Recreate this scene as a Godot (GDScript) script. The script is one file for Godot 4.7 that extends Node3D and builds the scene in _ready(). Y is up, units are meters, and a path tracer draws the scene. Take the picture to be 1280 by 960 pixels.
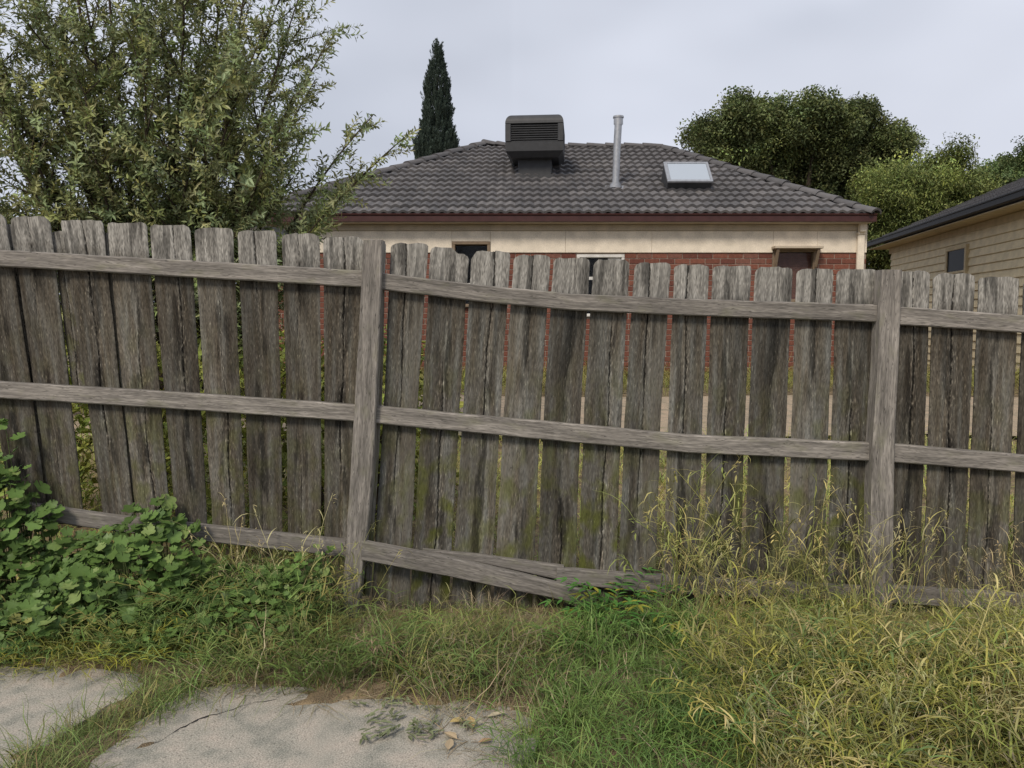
extends Node3D
# A weathered paling fence seen from a driveway edge, with a brick house, roof plant and trees behind it.
# Units are metres, y is up, the camera looks along -z.

const FOCAL := 985.0          # the photograph's focal length in its own pixels (1280 x 960)
const PITCH := 4.64
const EYE := 1.27
const FENCE := 3.40           # distance of the palings' face

var rng := RandomNumberGenerator.new()
var M := {}                   # materials by name

# ---------------------------------------------------------------- small helpers
func at(px: float, py: float, d: float) -> Vector3:
	# the point at distance d in front of the lens that the survey pixel (px, py) of the photograph shows
	var x := (px - 640.0) / FOCAL
	var y := (480.0 - py) / FOCAL
	var s := sin(deg_to_rad(PITCH))
	var c := cos(deg_to_rad(PITCH))
	var dir := Vector3(x, y * c - s, -(c + y * s))
	return Vector3(0, EYE, 0) + dir * (d / -dir.z)

func floor_at(px: float, py: float) -> Vector2:
	var a := at(px, py, 1.0)
	var k := EYE / maxf(EYE - a.y, 0.05)
	return Vector2(a.x * k, a.z * k)

func rf(a: float, b: float) -> float:
	return rng.randf_range(a, b)

func ground_y(x: float, z: float) -> float:
	var y := -0.010 + 0.006 * sin(x * 5.1 + z * 3.3) + 0.005 * sin(x * 2.3 - z * 7.7)
	var k := smoothstep(4.0, 11.0, -z)
	return y * (1.0 - k) + 0.36 * k

class Shape:
	# collects faces, then becomes one ArrayMesh
	var v := PackedVector3Array()
	var n := PackedVector3Array()
	var c := PackedColorArray()
	var uv := PackedVector2Array()
	var ix := PackedInt32Array()
	var tint := Color.WHITE

	func put(p: Vector3, nn: Vector3, t := Vector2.ZERO) -> int:
		v.append(p); n.append(nn); c.append(tint); uv.append(t)
		return v.size() - 1

	func tri(a: int, b: int, d: int) -> void:
		# clockwise from outside, by the vertices' own normals
		if (v[d] - v[a]).cross(v[b] - v[a]).dot(n[a] + n[b] + n[d]) < 0.0:
			ix.append(a); ix.append(d); ix.append(b)
		else:
			ix.append(a); ix.append(b); ix.append(d)

	func quad(p: Array, out: Vector3, t: Array = []) -> void:
		var nn: Vector3 = (p[2] - p[0]).cross(p[3] - p[1]).normalized()
		if nn.dot(out) < 0.0:
			nn = -nn
		var k := []
		for i in 4:
			k.append(put(p[i], nn, t[i] if t.size() else Vector2(p[i].x + p[i].z, p[i].y)))
		tri(k[0], k[1], k[2])
		tri(k[0], k[2], k[3])

	func box(lo: Vector3, hi: Vector3, x := Transform3D.IDENTITY) -> void:
		var p := []
		for i in 8:
			p.append(x * Vector3(hi.x if i & 1 else lo.x, hi.y if i & 2 else lo.y, hi.z if i & 4 else lo.z))
		var b := x.basis
		quad([p[0], p[2], p[6], p[4]], -b.x)
		quad([p[1], p[3], p[7], p[5]], b.x)
		quad([p[0], p[1], p[5], p[4]], -b.y)
		quad([p[2], p[3], p[7], p[6]], b.y)
		quad([p[0], p[1], p[3], p[2]], -b.z)
		quad([p[4], p[5], p[7], p[6]], b.z)

	func bevel_box(lo: Vector3, hi: Vector3, r: float, x := Transform3D.IDENTITY) -> void:
		# a box whose twelve edges are chamfered by r
		var mid := (lo + hi) * 0.5
		var h := (hi - lo) * 0.5
		var ax := [Vector3.RIGHT, Vector3.UP, Vector3.BACK]
		for a in 3:
			for s in [-1.0, 1.0]:
				var u: Vector3 = ax[(a + 1) % 3]
				var w: Vector3 = ax[(a + 2) % 3]
				var o: Vector3 = ax[a] * s
				var hu: float = h[(a + 1) % 3] - r
				var hw: float = h[(a + 2) % 3] - r
				var c0: Vector3 = mid + o * h[a]
				quad([x * (c0 - u * hu - w * hw), x * (c0 + u * hu - w * hw), x * (c0 + u * hu + w * hw), x * (c0 - u * hu + w * hw)], x.basis * o)
		for a in 3:
			var e: Vector3 = ax[a]
			for s in [-1.0, 1.0]:
				for q in [-1.0, 1.0]:
					var u: Vector3 = ax[(a + 1) % 3] * s
					var w: Vector3 = ax[(a + 2) % 3] * q
					var hu: float = h[(a + 1) % 3]
					var hw: float = h[(a + 2) % 3]
					var l: Vector3 = e * (h[a] - r)
					var p1: Vector3 = mid + u * hu + w * (hw - r)
					var p2: Vector3 = mid + u * (hu - r) + w * hw
					quad([x * (p1 - l), x * (p1 + l), x * (p2 + l), x * (p2 - l)], x.basis * (u + w))
		for i in 8:
			var s := Vector3(1 if i & 1 else -1, 1 if i & 2 else -1, 1 if i & 4 else -1)
			var g := mid + s * h
			var nn := (x.basis * s).normalized()
			var k := [put(x * (g - Vector3(0, s.y * r, s.z * r)), nn), put(x * (g - Vector3(s.x * r, 0, s.z * r)), nn), put(x * (g - Vector3(s.x * r, s.y * r, 0)), nn)]
			tri(k[0], k[1], k[2])

	func tube(pts: Array, radii: Array, sides := 6) -> void:
		var rows := []
		var side := Vector3.ZERO
		for i in pts.size():
			var d: Vector3 = (pts[mini(i + 1, pts.size() - 1)] - pts[maxi(i - 1, 0)]).normalized()
			if side == Vector3.ZERO:
				side = d.cross(Vector3(0.31, 0.2, 0.93)).normalized()
			side = (side - d * side.dot(d)).normalized()
			var up := side.cross(d)
			var row := []
			for k in sides:
				var a := TAU * k / sides
				var o := side * cos(a) + up * sin(a)
				row.append(put(pts[i] + o * radii[i], o, Vector2(float(k) / sides, i * 0.1)))
			rows.append(row)
		for i in pts.size() - 1:
			for k in sides:
				var k2 := (k + 1) % sides
				tri(rows[i][k], rows[i + 1][k], rows[i + 1][k2])
				tri(rows[i][k], rows[i + 1][k2], rows[i][k2])
		var e0: Vector3 = (pts[0] - pts[1]).normalized()
		var last: int = pts.size() - 1
		var e1: Vector3 = (pts[last] - pts[last - 1]).normalized()
		for end in [[0, e0], [last, e1]]:
			var mid := put(pts[end[0]], end[1])
			var ring := []
			for k in sides:
				ring.append(put(v[rows[end[0]][k]], end[1]))
			for k in sides:
				tri(mid, ring[k], ring[(k + 1) % sides])

	func ribbon(pts: Array, widths: Array, side: Vector3, c0: Color, c1: Color) -> void:
		# a blade: flat, bent along its length, coloured from its root to its tip
		var last: int = pts.size() - 1
		var before := -1
		for i in pts.size():
			var d: Vector3 = (pts[mini(i + 1, last)] - pts[maxi(i - 1, 0)]).normalized()
			var nn := side.cross(d).normalized()
			if nn.y < 0.0:
				nn = -nn
			tint = c0.lerp(c1, float(i) / last)
			var a := put(pts[i] - side * widths[i] * 0.5, nn)
			put(pts[i] + side * widths[i] * 0.5, nn)
			if before >= 0:
				tri(before, a, before + 1)
				tri(a, a + 1, before + 1)
			before = a
		tint = Color.WHITE

	func leaf(root: Vector3, along: Vector3, face: Vector3, length: float, width: float, droop: float, col: Color) -> void:
		# a lance-shaped leaf of six faces, folded on its midrib
		var side := along.cross(face).normalized()
		var up := side.cross(along).normalized()
		tint = col
		var p0 := root
		var p1 := root + along * length * 0.35 - Vector3.UP * droop * length * 0.1
		var p2 := root + along * length * 0.7 - Vector3.UP * droop * length * 0.32
		var p3 := root + along * length - Vector3.UP * droop * length * 0.62
		for s in [-1.0, 1.0]:
			var nn: Vector3 = (up - side * s * 0.45).normalized()
			var e1: Vector3 = p1 + side * s * width * 0.5 + up * width * 0.16
			var e2: Vector3 = p2 + side * s * width * 0.38 + up * width * 0.12
			var a := put(p0, nn)
			var b := put(p1, nn)
			var d := put(p2, nn)
			var e := put(p3, nn)
			var f := put(e1, nn)
			var g := put(e2, nn)
			for t in [[a, f, b], [b, f, g], [b, g, d], [d, g, e]]:
				tri(t[0], t[1], t[2])
		tint = Color.WHITE

	func mesh() -> ArrayMesh:
		var a := []
		a.resize(Mesh.ARRAY_MAX)
		a[Mesh.ARRAY_VERTEX] = v
		a[Mesh.ARRAY_NORMAL] = n
		a[Mesh.ARRAY_COLOR] = c
		a[Mesh.ARRAY_TEX_UV] = uv
		a[Mesh.ARRAY_INDEX] = ix
		var m := ArrayMesh.new()
		m.add_surface_from_arrays(Mesh.PRIMITIVE_TRIANGLES, a)
		return m

func thing(called: String, label: String, category: String, where := Vector3.ZERO, group := "") -> Node3D:
	var o := Node3D.new()
	o.name = called
	o.position = where
	add_child(o, true)
	return tag(o, label, category, group)

func tag(o: Node3D, label: String, category := "", group := "", kind := "") -> Node3D:
	if label: o.set_meta("label", label)
	if category: o.set_meta("category", category)
	if group: o.set_meta("group", group)
	if kind: o.set_meta("kind", kind)
	return o

func part(called: String, m: Mesh, mat: Material, parent: Node3D, x := Transform3D.IDENTITY) -> MeshInstance3D:
	var o := MeshInstance3D.new()
	o.name = called
	o.mesh = m
	o.material_override = mat
	o.transform = x
	parent.add_child(o, true)
	return o

func boxed(called: String, lo: Vector3, hi: Vector3, mat: Material, parent: Node3D, r := 0.0) -> MeshInstance3D:
	var s := Shape.new()
	if r > 0.0:
		s.bevel_box(lo, hi, r)
	else:
		s.box(lo, hi)
	return part(called, s.mesh(), mat, parent)

func scatter(called: String, m: Mesh, mat: Material, places: Array, tints: Array, parent: Node3D) -> MultiMeshInstance3D:
	var mm := MultiMesh.new()
	mm.transform_format = MultiMesh.TRANSFORM_3D
	mm.use_colors = true
	mm.mesh = m
	mm.instance_count = places.size()
	for i in places.size():
		mm.set_instance_transform(i, places[i])
		mm.set_instance_color(i, tints[i])
	var o := MultiMeshInstance3D.new()
	o.name = called
	o.multimesh = mm
	o.material_override = mat
	parent.add_child(o, true)
	o.set_meta("kind", "stuff")
	return o

# ---------------------------------------------------------------- textures
func noise_bytes(w: int, h: int, freq: float, octaves: int, seed_: int, sx := 1, sy := 1) -> PackedByteArray:
	# grey noise, drawn small and stretched by sx and sy
	var f := FastNoiseLite.new()
	f.noise_type = FastNoiseLite.TYPE_SIMPLEX_SMOOTH
	f.frequency = freq
	f.fractal_octaves = octaves
	f.seed = seed_
	var im := f.get_seamless_image(maxi(w / sx, 8), maxi(h / sy, 8), false, false, 0.15, true)
	im.convert(Image.FORMAT_L8)
	if sx > 1 or sy > 1:
		im.resize(w, h, Image.INTERPOLATE_CUBIC)
	return im.get_data()

func tex(bytes: PackedByteArray, w: int, h: int, format := Image.FORMAT_RGB8) -> ImageTexture:
	return ImageTexture.create_from_image(Image.create_from_data(w, h, false, format, bytes))

func plain(rough: float, col: Color, spec := 0.4) -> StandardMaterial3D:
	# col: the real base colour, linear
	var m := StandardMaterial3D.new()
	m.albedo_color = col.linear_to_srgb()
	m.roughness = rough
	m.metallic_specular = spec
	return m

func mottled(rough: float, col: Color, t: Texture2D, scale: float, bump: Texture2D = null, depth := 0.0) -> StandardMaterial3D:
	var m := plain(rough, col)
	m.albedo_texture = t
	m.uv1_triplanar = true
	m.uv1_world_triplanar = true
	m.uv1_scale = Vector3.ONE * scale
	if bump:
		m.heightmap_enabled = true
		m.heightmap_texture = bump
		m.heightmap_scale = depth
	return m

func leafy(rough: float, through: float) -> StandardMaterial3D:
	var m := StandardMaterial3D.new()
	m.vertex_color_use_as_albedo = true
	m.albedo_color = Color.WHITE
	m.roughness = rough
	m.metallic_specular = 0.35
	m.cull_mode = BaseMaterial3D.CULL_DISABLED
	if through > 0.0:
		m.backlight_enabled = true
		m.backlight = Color(through, through, through)
	return m

func crack_at(k: int, v: float) -> float:
	# where the main split of paling kind k runs, 0..1 across
	return 0.5 + 0.10 * sin(k * 2.7) + 0.035 * sin(v * 7.0 + k * 1.9) + 0.018 * sin(v * 19.0 + k * 3.1)

func crack_open(k: int, v: float) -> float:
	return clampf(0.35 + 0.75 * sin(v * 4.2 + k * 2.2) + 0.35 * sin(v * 13.0 + k), 0.0, 1.0)

const KINDS := 12
const PW := 96
const PH := 768

func make_paling_textures() -> void:
	var w := PW * KINDS
	var broad := noise_bytes(w, PH, 0.04, 3, 11, 1, 12)
	var mid := noise_bytes(w, PH, 0.11, 3, 12, 1, 10)
	var fine := noise_bytes(w, PH, 0.33, 2, 17, 1, 5)
	var vein := noise_bytes(w, PH, 0.13, 2, 18, 1, 20)
	var blot := noise_bytes(w, PH, 0.05, 3, 13, 2, 14)
	var alga := noise_bytes(w, PH, 0.045, 4, 14, 3, 4)
	var fleck := noise_bytes(w, PH, 0.24, 3, 15, 1, 5)
	var jag := noise_bytes(w, PH, 0.07, 4, 16, 1, 1)
	var col := PackedByteArray()
	var hgt := PackedByteArray()
	col.resize(w * PH * 3)
	hgt.resize(w * PH)
	for k in KINDS:
		var green := k >= 6
		var tone := [0.33, 0.295, 0.35, 0.29, 0.315, 0.34, 0.35, 0.385, 0.33, 0.37, 0.32, 0.36][k] as float
		var alg := (0.10 + 0.10 * (k % 3)) if not green else (0.30 + 0.18 * (k % 3))
		var c2 := 0.2 + 0.6 * fmod(k * 0.37, 1.0)
		for y in PH:
			var v := float(y) / PH
			var jy := (jag[y * w + k * PW + 30] - 128) / 128.0
			var jz := (jag[y * w + k * PW + 70] - 128) / 128.0
			var ca := crack_at(k, v) + 0.020 * jy
			var co := clampf(crack_open(k, v) + 0.5 * jz - 0.12, 0.0, 1.0)
			var cw := 0.005 + 0.022 * co * co
			var co2 := clampf(sin(v * 6.0 + k * 1.3) - 0.35 + 0.4 * jy, 0.0, 1.0)
			var cb := c2 + 0.03 * sin(v * 8.0 + k) + 0.03 * jz
			var bleach := 1.0 - smoothstep(0.075, 0.17, v + (alga[(y * w + k * PW)] - 128) * 0.0004)
			var low := smoothstep(0.15, 0.85, v)
			for x in PW:
				var i := y * w + k * PW + x
				var u := (x + 0.5) / PW
				var n1 := (broad[i] - 128) / 128.0
				var g := n1 * 0.62 + (mid[i] - 128) / 128.0 * 0.55 + (fine[i] - 128) / 128.0 * 0.95
				var dist := absf(u - ca)
				var lum := tone * (1.0 + 0.29 * g) * (1.0 + (0.07 if u < ca else -0.07) * (1.0 if k % 2 else -1.0))
				var dark := smoothstep(0.0, 1.0, (blot[i] - 134) / 60.0)
				lum *= 1.0 - (0.46 - 0.2 * bleach) * dark * (0.14 + 0.86 * exp(-dist * dist * 18.0))
				# raw wood showing along the split
				var pale := clampf((fleck[i] - 150) / 30.0, 0.0, 1.0) * (0.25 + 0.75 * exp(-dist * dist * 90.0)) * (0.4 + 0.6 * co)
				lum += 0.23 * pale * (1.0 - bleach)
				var warm := clampf(0.885 + 0.09 * n1 + (0.01 if green else -0.02), 0.80, 0.96)
				var r := lum
				var gg := lum * (0.5 + 0.5 * warm + 0.02)
				var b := lum * warm
				if bleach > 0.0:
					var l2 := (0.54 + 0.18 * g) * (1.0 - 0.30 * dark)
					r = lerpf(r, l2, bleach * 0.88); gg = lerpf(gg, l2 * 0.985, bleach * 0.88); b = lerpf(b, l2 * 0.945, bleach * 0.88)
				var a := clampf((alga[i] - 108) / 90.0, 0.0, 1.0) * alg * low * 1.5
				r = lerpf(r, 0.345 * (0.5 + 1.2 * lum), a); gg = lerpf(gg, 0.36 * (0.5 + 1.2 * lum), a); b = lerpf(b, 0.185 * (0.5 + 1.2 * lum), a)
				if fleck[i] > 212 and v > 0.2:
					r += 0.13; gg += 0.13; b += 0.11
				var h := 0.55 + 0.28 * g
				var split := clampf(1.25 - dist / cw, 0.0, 1.0) * clampf(co * 3.0, 0.25, 1.0)
				var split2 := clampf(1.0 - absf(u - cb) / 0.010, 0.0, 1.0) * co2
				var check := clampf(1.0 - absf(vein[i] - 118) / 5.0, 0.0, 1.0) * clampf((mid[i] - 96) / 60.0, 0.0, 1.0) * 0.6
				var sp := maxf(maxf(split, split2 * 0.8), check)
				if sp > 0.0:
					var q := 1.0 - 0.64 * sp
					r *= q; gg *= q; b *= q
					h -= 0.5 * sp
				col[i * 3] = clampi(int(r * 255.0), 0, 255)
				col[i * 3 + 1] = clampi(int(gg * 255.0), 0, 255)
				col[i * 3 + 2] = clampi(int(b * 255.0), 0, 255)
				hgt[i] = clampi(int(h * 255.0), 0, 255)
	var m := plain(0.92, Color(1, 1, 1), 0.25)
	m.albedo_texture = tex(col, w, PH)
	m.heightmap_enabled = true
	m.heightmap_texture = tex(hgt, w, PH, Image.FORMAT_L8)
	m.heightmap_scale = 0.18
	M.paling = m

func make_rail_textures() -> void:
	var w := 1024
	var h := 512
	var fine := noise_bytes(w, h, 0.33, 2, 21, 6, 1)
	var mid := noise_bytes(w, h, 0.11, 3, 22, 8, 1)
	var broad := noise_bytes(w, h, 0.03, 3, 26, 6, 1)
	var vein := noise_bytes(w, h, 0.12, 2, 25, 24, 1)
	var wave := noise_bytes(w, h, 0.03, 2, 23, 8, 2)
	var alga := noise_bytes(w, h, 0.05, 4, 24, 4, 3)
	var col := PackedByteArray()
	var hgt := PackedByteArray()
	col.resize(w * h * 3)
	hgt.resize(w * h)
	for y in h:
		var strip := y / 64
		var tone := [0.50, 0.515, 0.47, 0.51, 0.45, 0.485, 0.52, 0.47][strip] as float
		for x in w:
			var i := y * w + x
			var yy := clampi(y + (wave[i] - 128) / 60, strip * 64, strip * 64 + 63)
			var j := yy * w + x
			var g := (fine[j] - 128) / 128.0 * 0.5 + (mid[j] - 128) / 128.0 * 0.55 + (broad[j] - 128) / 128.0 * 0.5
			var lum := tone * (1.0 + 0.34 * g)
			var hh := 0.55 + 0.35 * g
			var split := clampf(1.0 - absf(vein[j] - 116) / 5.0, 0.0, 1.0) * clampf((mid[j] - 90) / 60.0, 0.0, 0.9)
			lum *= 1.0 - 0.62 * split
			hh -= 0.4 * split
			var a := clampf((alga[i] - 150) / 80.0, 0.0, 1.0) * 0.25
			col[i * 3] = clampi(int(lerpf(lum, 0.42, a) * 255.0), 0, 255)
			col[i * 3 + 1] = clampi(int(lerpf(lum * 0.965, 0.43, a) * 255.0), 0, 255)
			col[i * 3 + 2] = clampi(int(lerpf(lum * 0.92, 0.31, a) * 255.0), 0, 255)
			hgt[i] = clampi(int(hh * 255.0), 0, 255)
	var m := plain(0.92, Color(1, 1, 1), 0.25)
	m.albedo_texture = tex(col, w, h)
	m.heightmap_enabled = true
	m.heightmap_texture = tex(hgt, w, h, Image.FORMAT_L8)
	m.heightmap_scale = 0.14
	M.rail = m

func make_ground_textures() -> void:
	var w := 768
	var big := noise_bytes(w, w, 0.012, 4, 31)
	var gr := noise_bytes(w, w, 0.28, 3, 32)
	var spot := noise_bytes(w, w, 0.11, 2, 33)
	var col := PackedByteArray()
	var soil := PackedByteArray()
	var hgt := PackedByteArray()
	col.resize(w * w * 3)
	soil.resize(w * w * 3)
	hgt.resize(w * w)
	for i in w * w:
		var b := (big[i] - 128) / 128.0
		var g := (gr[i] - 128) / 128.0
		var l := 0.61 + 0.06 * b + 0.17 * g
		var stone := clampf((spot[i] - 182) / 18.0, 0.0, 1.0)
		var pit := clampf((58 - spot[i]) / 14.0, 0.0, 1.0)
		l *= 1.0 - 0.07 * smoothstep(0.0, 0.8, -b)
		l += 0.05 * stone * (0.5 + b) - 0.10 * pit
		var warm := 0.915 - 0.03 * b
		col[i * 3] = clampi(int(l * 255.0), 0, 255)
		col[i * 3 + 1] = clampi(int(l * (warm + 0.055) * 255.0), 0, 255)
		col[i * 3 + 2] = clampi(int(l * (warm - 0.015) * 255.0), 0, 255)
		hgt[i] = clampi(int((0.5 + 0.25 * g + 0.1 * stone - 0.2 * pit) * 255.0), 0, 255)
		var s := 0.45 + 0.12 * b + 0.20 * g
		soil[i * 3] = clampi(int(s * 1.05 * 255.0), 0, 255)
		soil[i * 3 + 1] = clampi(int(s * 0.92 * 255.0), 0, 255)
		soil[i * 3 + 2] = clampi(int(s * 0.72 * 255.0), 0, 255)
	var bump := tex(hgt, w, w, Image.FORMAT_L8)
	M.concrete = mottled(0.95, Color(1, 1, 1), tex(col, w, w), 0.75, bump, 0.25)
	M.soil = mottled(1.0, Color(1, 1, 1), tex(soil, w, w), 0.8, bump, 1.2)
	M.path = mottled(1.0, Color(1.0, 0.86, 0.72), tex(col, w, w), 0.7, bump, 0.8)
	# a light mottle that other surfaces multiply with their own colour
	var mot := PackedByteArray()
	mot.resize(256 * 256)
	var a1 := noise_bytes(256, 256, 0.02, 4, 41)
	var a2 := noise_bytes(256, 256, 0.25, 2, 42)
	for i in 256 * 256:
		mot[i] = clampi(int(238.0 + (a1[i] - 128) * 0.14 + (a2[i] - 128) * 0.12), 0, 255)
	M.mottle = tex(mot, 256, 256, Image.FORMAT_L8)
	M.mottle_bump = tex(a2, 256, 256, Image.FORMAT_L8)

func make_materials() -> void:
	make_paling_textures()
	make_rail_textures()
	make_ground_textures()
	var mt: Texture2D = M.mottle
	var mb: Texture2D = M.mottle_bump
	M.brick = []
	for c in [Color(0.190, 0.072, 0.049), Color(0.225, 0.086, 0.058), Color(0.152, 0.056, 0.041), Color(0.205, 0.092, 0.068)]:
		M.brick.append(mottled(0.9, c, mt, 3.0, mb, 0.25))
	M.mortar = mottled(0.95, Color(0.36, 0.30, 0.25), mt, 3.0)
	M.tile = []
	for c in [Color(0.122, 0.117, 0.119), Color(0.140, 0.135, 0.137), Color(0.106, 0.103, 0.106), Color(0.156, 0.149, 0.149)]:
		M.tile.append(mottled(0.75, c, mt, 1.7, mb, 0.2))
	M.deck = plain(0.95, Color(0.03, 0.028, 0.028))
	M.gutter = mottled(0.45, Color(0.062, 0.024, 0.022), mt, 1.0)
	M.cream = mottled(0.8, Color(0.84, 0.755, 0.625), mt, 0.6)
	M.cream_shaded = mottled(0.8, Color(0.52, 0.45, 0.35), mt, 0.6)  # the cream again, darkened to carry the shade under the eave
	M.white = mottled(0.5, Color(0.72, 0.71, 0.68), mt, 1.0)
	M.timber = mottled(0.8, Color(0.24, 0.18, 0.125), mt, 2.0)
	M.blind = mottled(0.8, Color(0.20, 0.098, 0.075), mt, 2.0)
	var glass := StandardMaterial3D.new()
	glass.transparency = BaseMaterial3D.TRANSPARENCY_ALPHA
	glass.albedo_color = Color(0.10, 0.11, 0.12, 0.12)
	glass.roughness = 0.03
	glass.metallic_specular = 0.22
	M.glass = glass
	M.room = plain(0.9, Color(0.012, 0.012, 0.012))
	M.charcoal = mottled(0.55, Color(0.052, 0.054, 0.058), mt, 1.3)
	M.black = plain(0.9, Color(0.012, 0.012, 0.013))
	var steel := mottled(0.42, Color(0.42, 0.435, 0.46), mt, 2.0)
	steel.metallic = 0.55
	M.steel = steel
	var dome := plain(0.15, Color(0.36, 0.41, 0.47), 0.5)
	M.dome = dome
	M.board = mottled(0.7, Color(0.72, 0.61, 0.40), mt, 0.8)
	M.board_trim = mottled(0.7, Color(0.55, 0.445, 0.27), mt, 0.8)
	M.dark_gutter = mottled(0.55, Color(0.017, 0.018, 0.020), mt, 1.0)
	M.bark = mottled(0.95, Color(0.075, 0.058, 0.043), mt, 4.0, mb, 0.6)
	M.leaf = leafy(0.5, 0.55)
	M.far_leaf = leafy(0.65, 0.6)
	M.grass = leafy(0.6, 0.5)
	M.canvas = mottled(0.9, Color(0.50, 0.49, 0.46), mt, 2.0)

# ---------------------------------------------------------------- light and lens
func make_sky() -> void:
	var w := 1024
	var h := 512
	var cl := noise_bytes(w, h, 0.022, 4, 57, 4, 2)
	var cl2 := noise_bytes(w, h, 0.02, 4, 52, 2, 1)
	var px := PackedFloat32Array()
	px.resize(w * h * 3)
	var banks := []                                  # long soft cloud banks all round: azimuth, height, length, depth, slant, weight
	for i in 14:
		banks.append([-172.0 + i * 24.6 + rf(-5, 5), rf(12, 62), rf(16, 34), rf(3, 7), rf(-0.25, 0.35), rf(-0.13, 0.10)])
	banks.append([16.0, 17.5, 16.0, 3.8, 0.25, -0.30])
	banks.append([-18.0, 15.0, 16.0, 6.0, 0.1, 0.12])
	for y in h:
		var up := 90.0 - (y + 0.5) * 180.0 / h
		var k := clampf(up / 90.0, 0.0, 1.0)
		for x in w:
			var i := y * w + x
			var d := (cl[i] - 128) / 128.0
			var e := (cl2[i] - 128) / 128.0
			var az := (x + 0.5) * 360.0 / w - 180.0
			var bank := 0.0
			for c in banks:
				var da: float = wrapf(az - c[0], -180.0, 180.0)
				if absf(da) > c[2] * 2.2: continue
				var du: float = (up - c[1] - da * c[4] + 14.0 * e) / c[3]
				if absf(du) > 3.0: continue
				bank += c[5] * exp(-du * du - da * da / (c[2] * c[2]))
			var t := 1.0 + 0.28 * d + 0.10 * e + bank - 0.05 * k
			var blue := 0.5 - 0.5 * d - 3.0 * minf(bank, 0.0)
			px[i * 3] = 0.392 * t - 0.026 * blue
			px[i * 3 + 1] = 0.407 * t - 0.014 * blue
			px[i * 3 + 2] = 0.457 * t
	var im := Image.create_from_data(w, h, false, Image.FORMAT_RGBF, px.to_byte_array())
	var sky_mat := PanoramaSkyMaterial.new()
	sky_mat.panorama = ImageTexture.create_from_image(im)
	var sky := Sky.new()
	sky.sky_material = sky_mat
	var env := Environment.new()
	env.background_mode = Environment.BG_SKY
	env.sky = sky
	env.tonemap_mode = Environment.TONE_MAPPER_LINEAR
	env.tonemap_exposure = 1.75
	env.sdfgi_enabled = true
	env.ssao_enabled = true
	env.ssil_enabled = true
	var we := WorldEnvironment.new()
	we.name = "sky"
	we.environment = env
	add_child(we)

func _ready() -> void:
	rng.seed = 4711
	var cam := Camera3D.new()
	cam.name = "camera"
	cam.fov = rad_to_deg(2.0 * atan(480.0 / FOCAL))
	cam.near = 0.05
	cam.far = 900.0
	add_child(cam)
	cam.position = Vector3(0, EYE, 0)
	cam.rotation_degrees = Vector3(-PITCH, 0, 0)
	cam.current = true
	make_sky()
	var sun := DirectionalLight3D.new()
	sun.name = "veiled_sun"
	sun.light_energy = 0.5
	sun.light_color = Color(1.0, 0.95, 0.88)
	sun.light_angular_distance = 15.0
	sun.shadow_enabled = true
	sun.rotation_degrees = Vector3(-43, -26, 0)
	add_child(sun)
	make_materials()
	make_terrain()
	make_brick_house()
	make_boarded_house()
	make_far_trees()
	make_near_tree()
	make_yard()
	make_fence()
	make_creeper()
	make_grass()
	make_litter()

# ---------------------------------------------------------------- ground
func slab_ring(list: Array, far_a: Vector2, far_b: Vector2) -> PackedVector2Array:
	var ring := PackedVector2Array()
	for i in list.size():
		var p := floor_at(list[i][0], list[i][1])
		if i:
			var q := ring[ring.size() - 1]
			for k in range(1, 4):     # a ragged edge
				ring.append(q.lerp(p, k / 4.0) + Vector2(rf(-0.012, 0.012), rf(-0.012, 0.012)))
		ring.append(p)
	ring.append(far_a)
	ring.append(far_b)
	return ring

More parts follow.
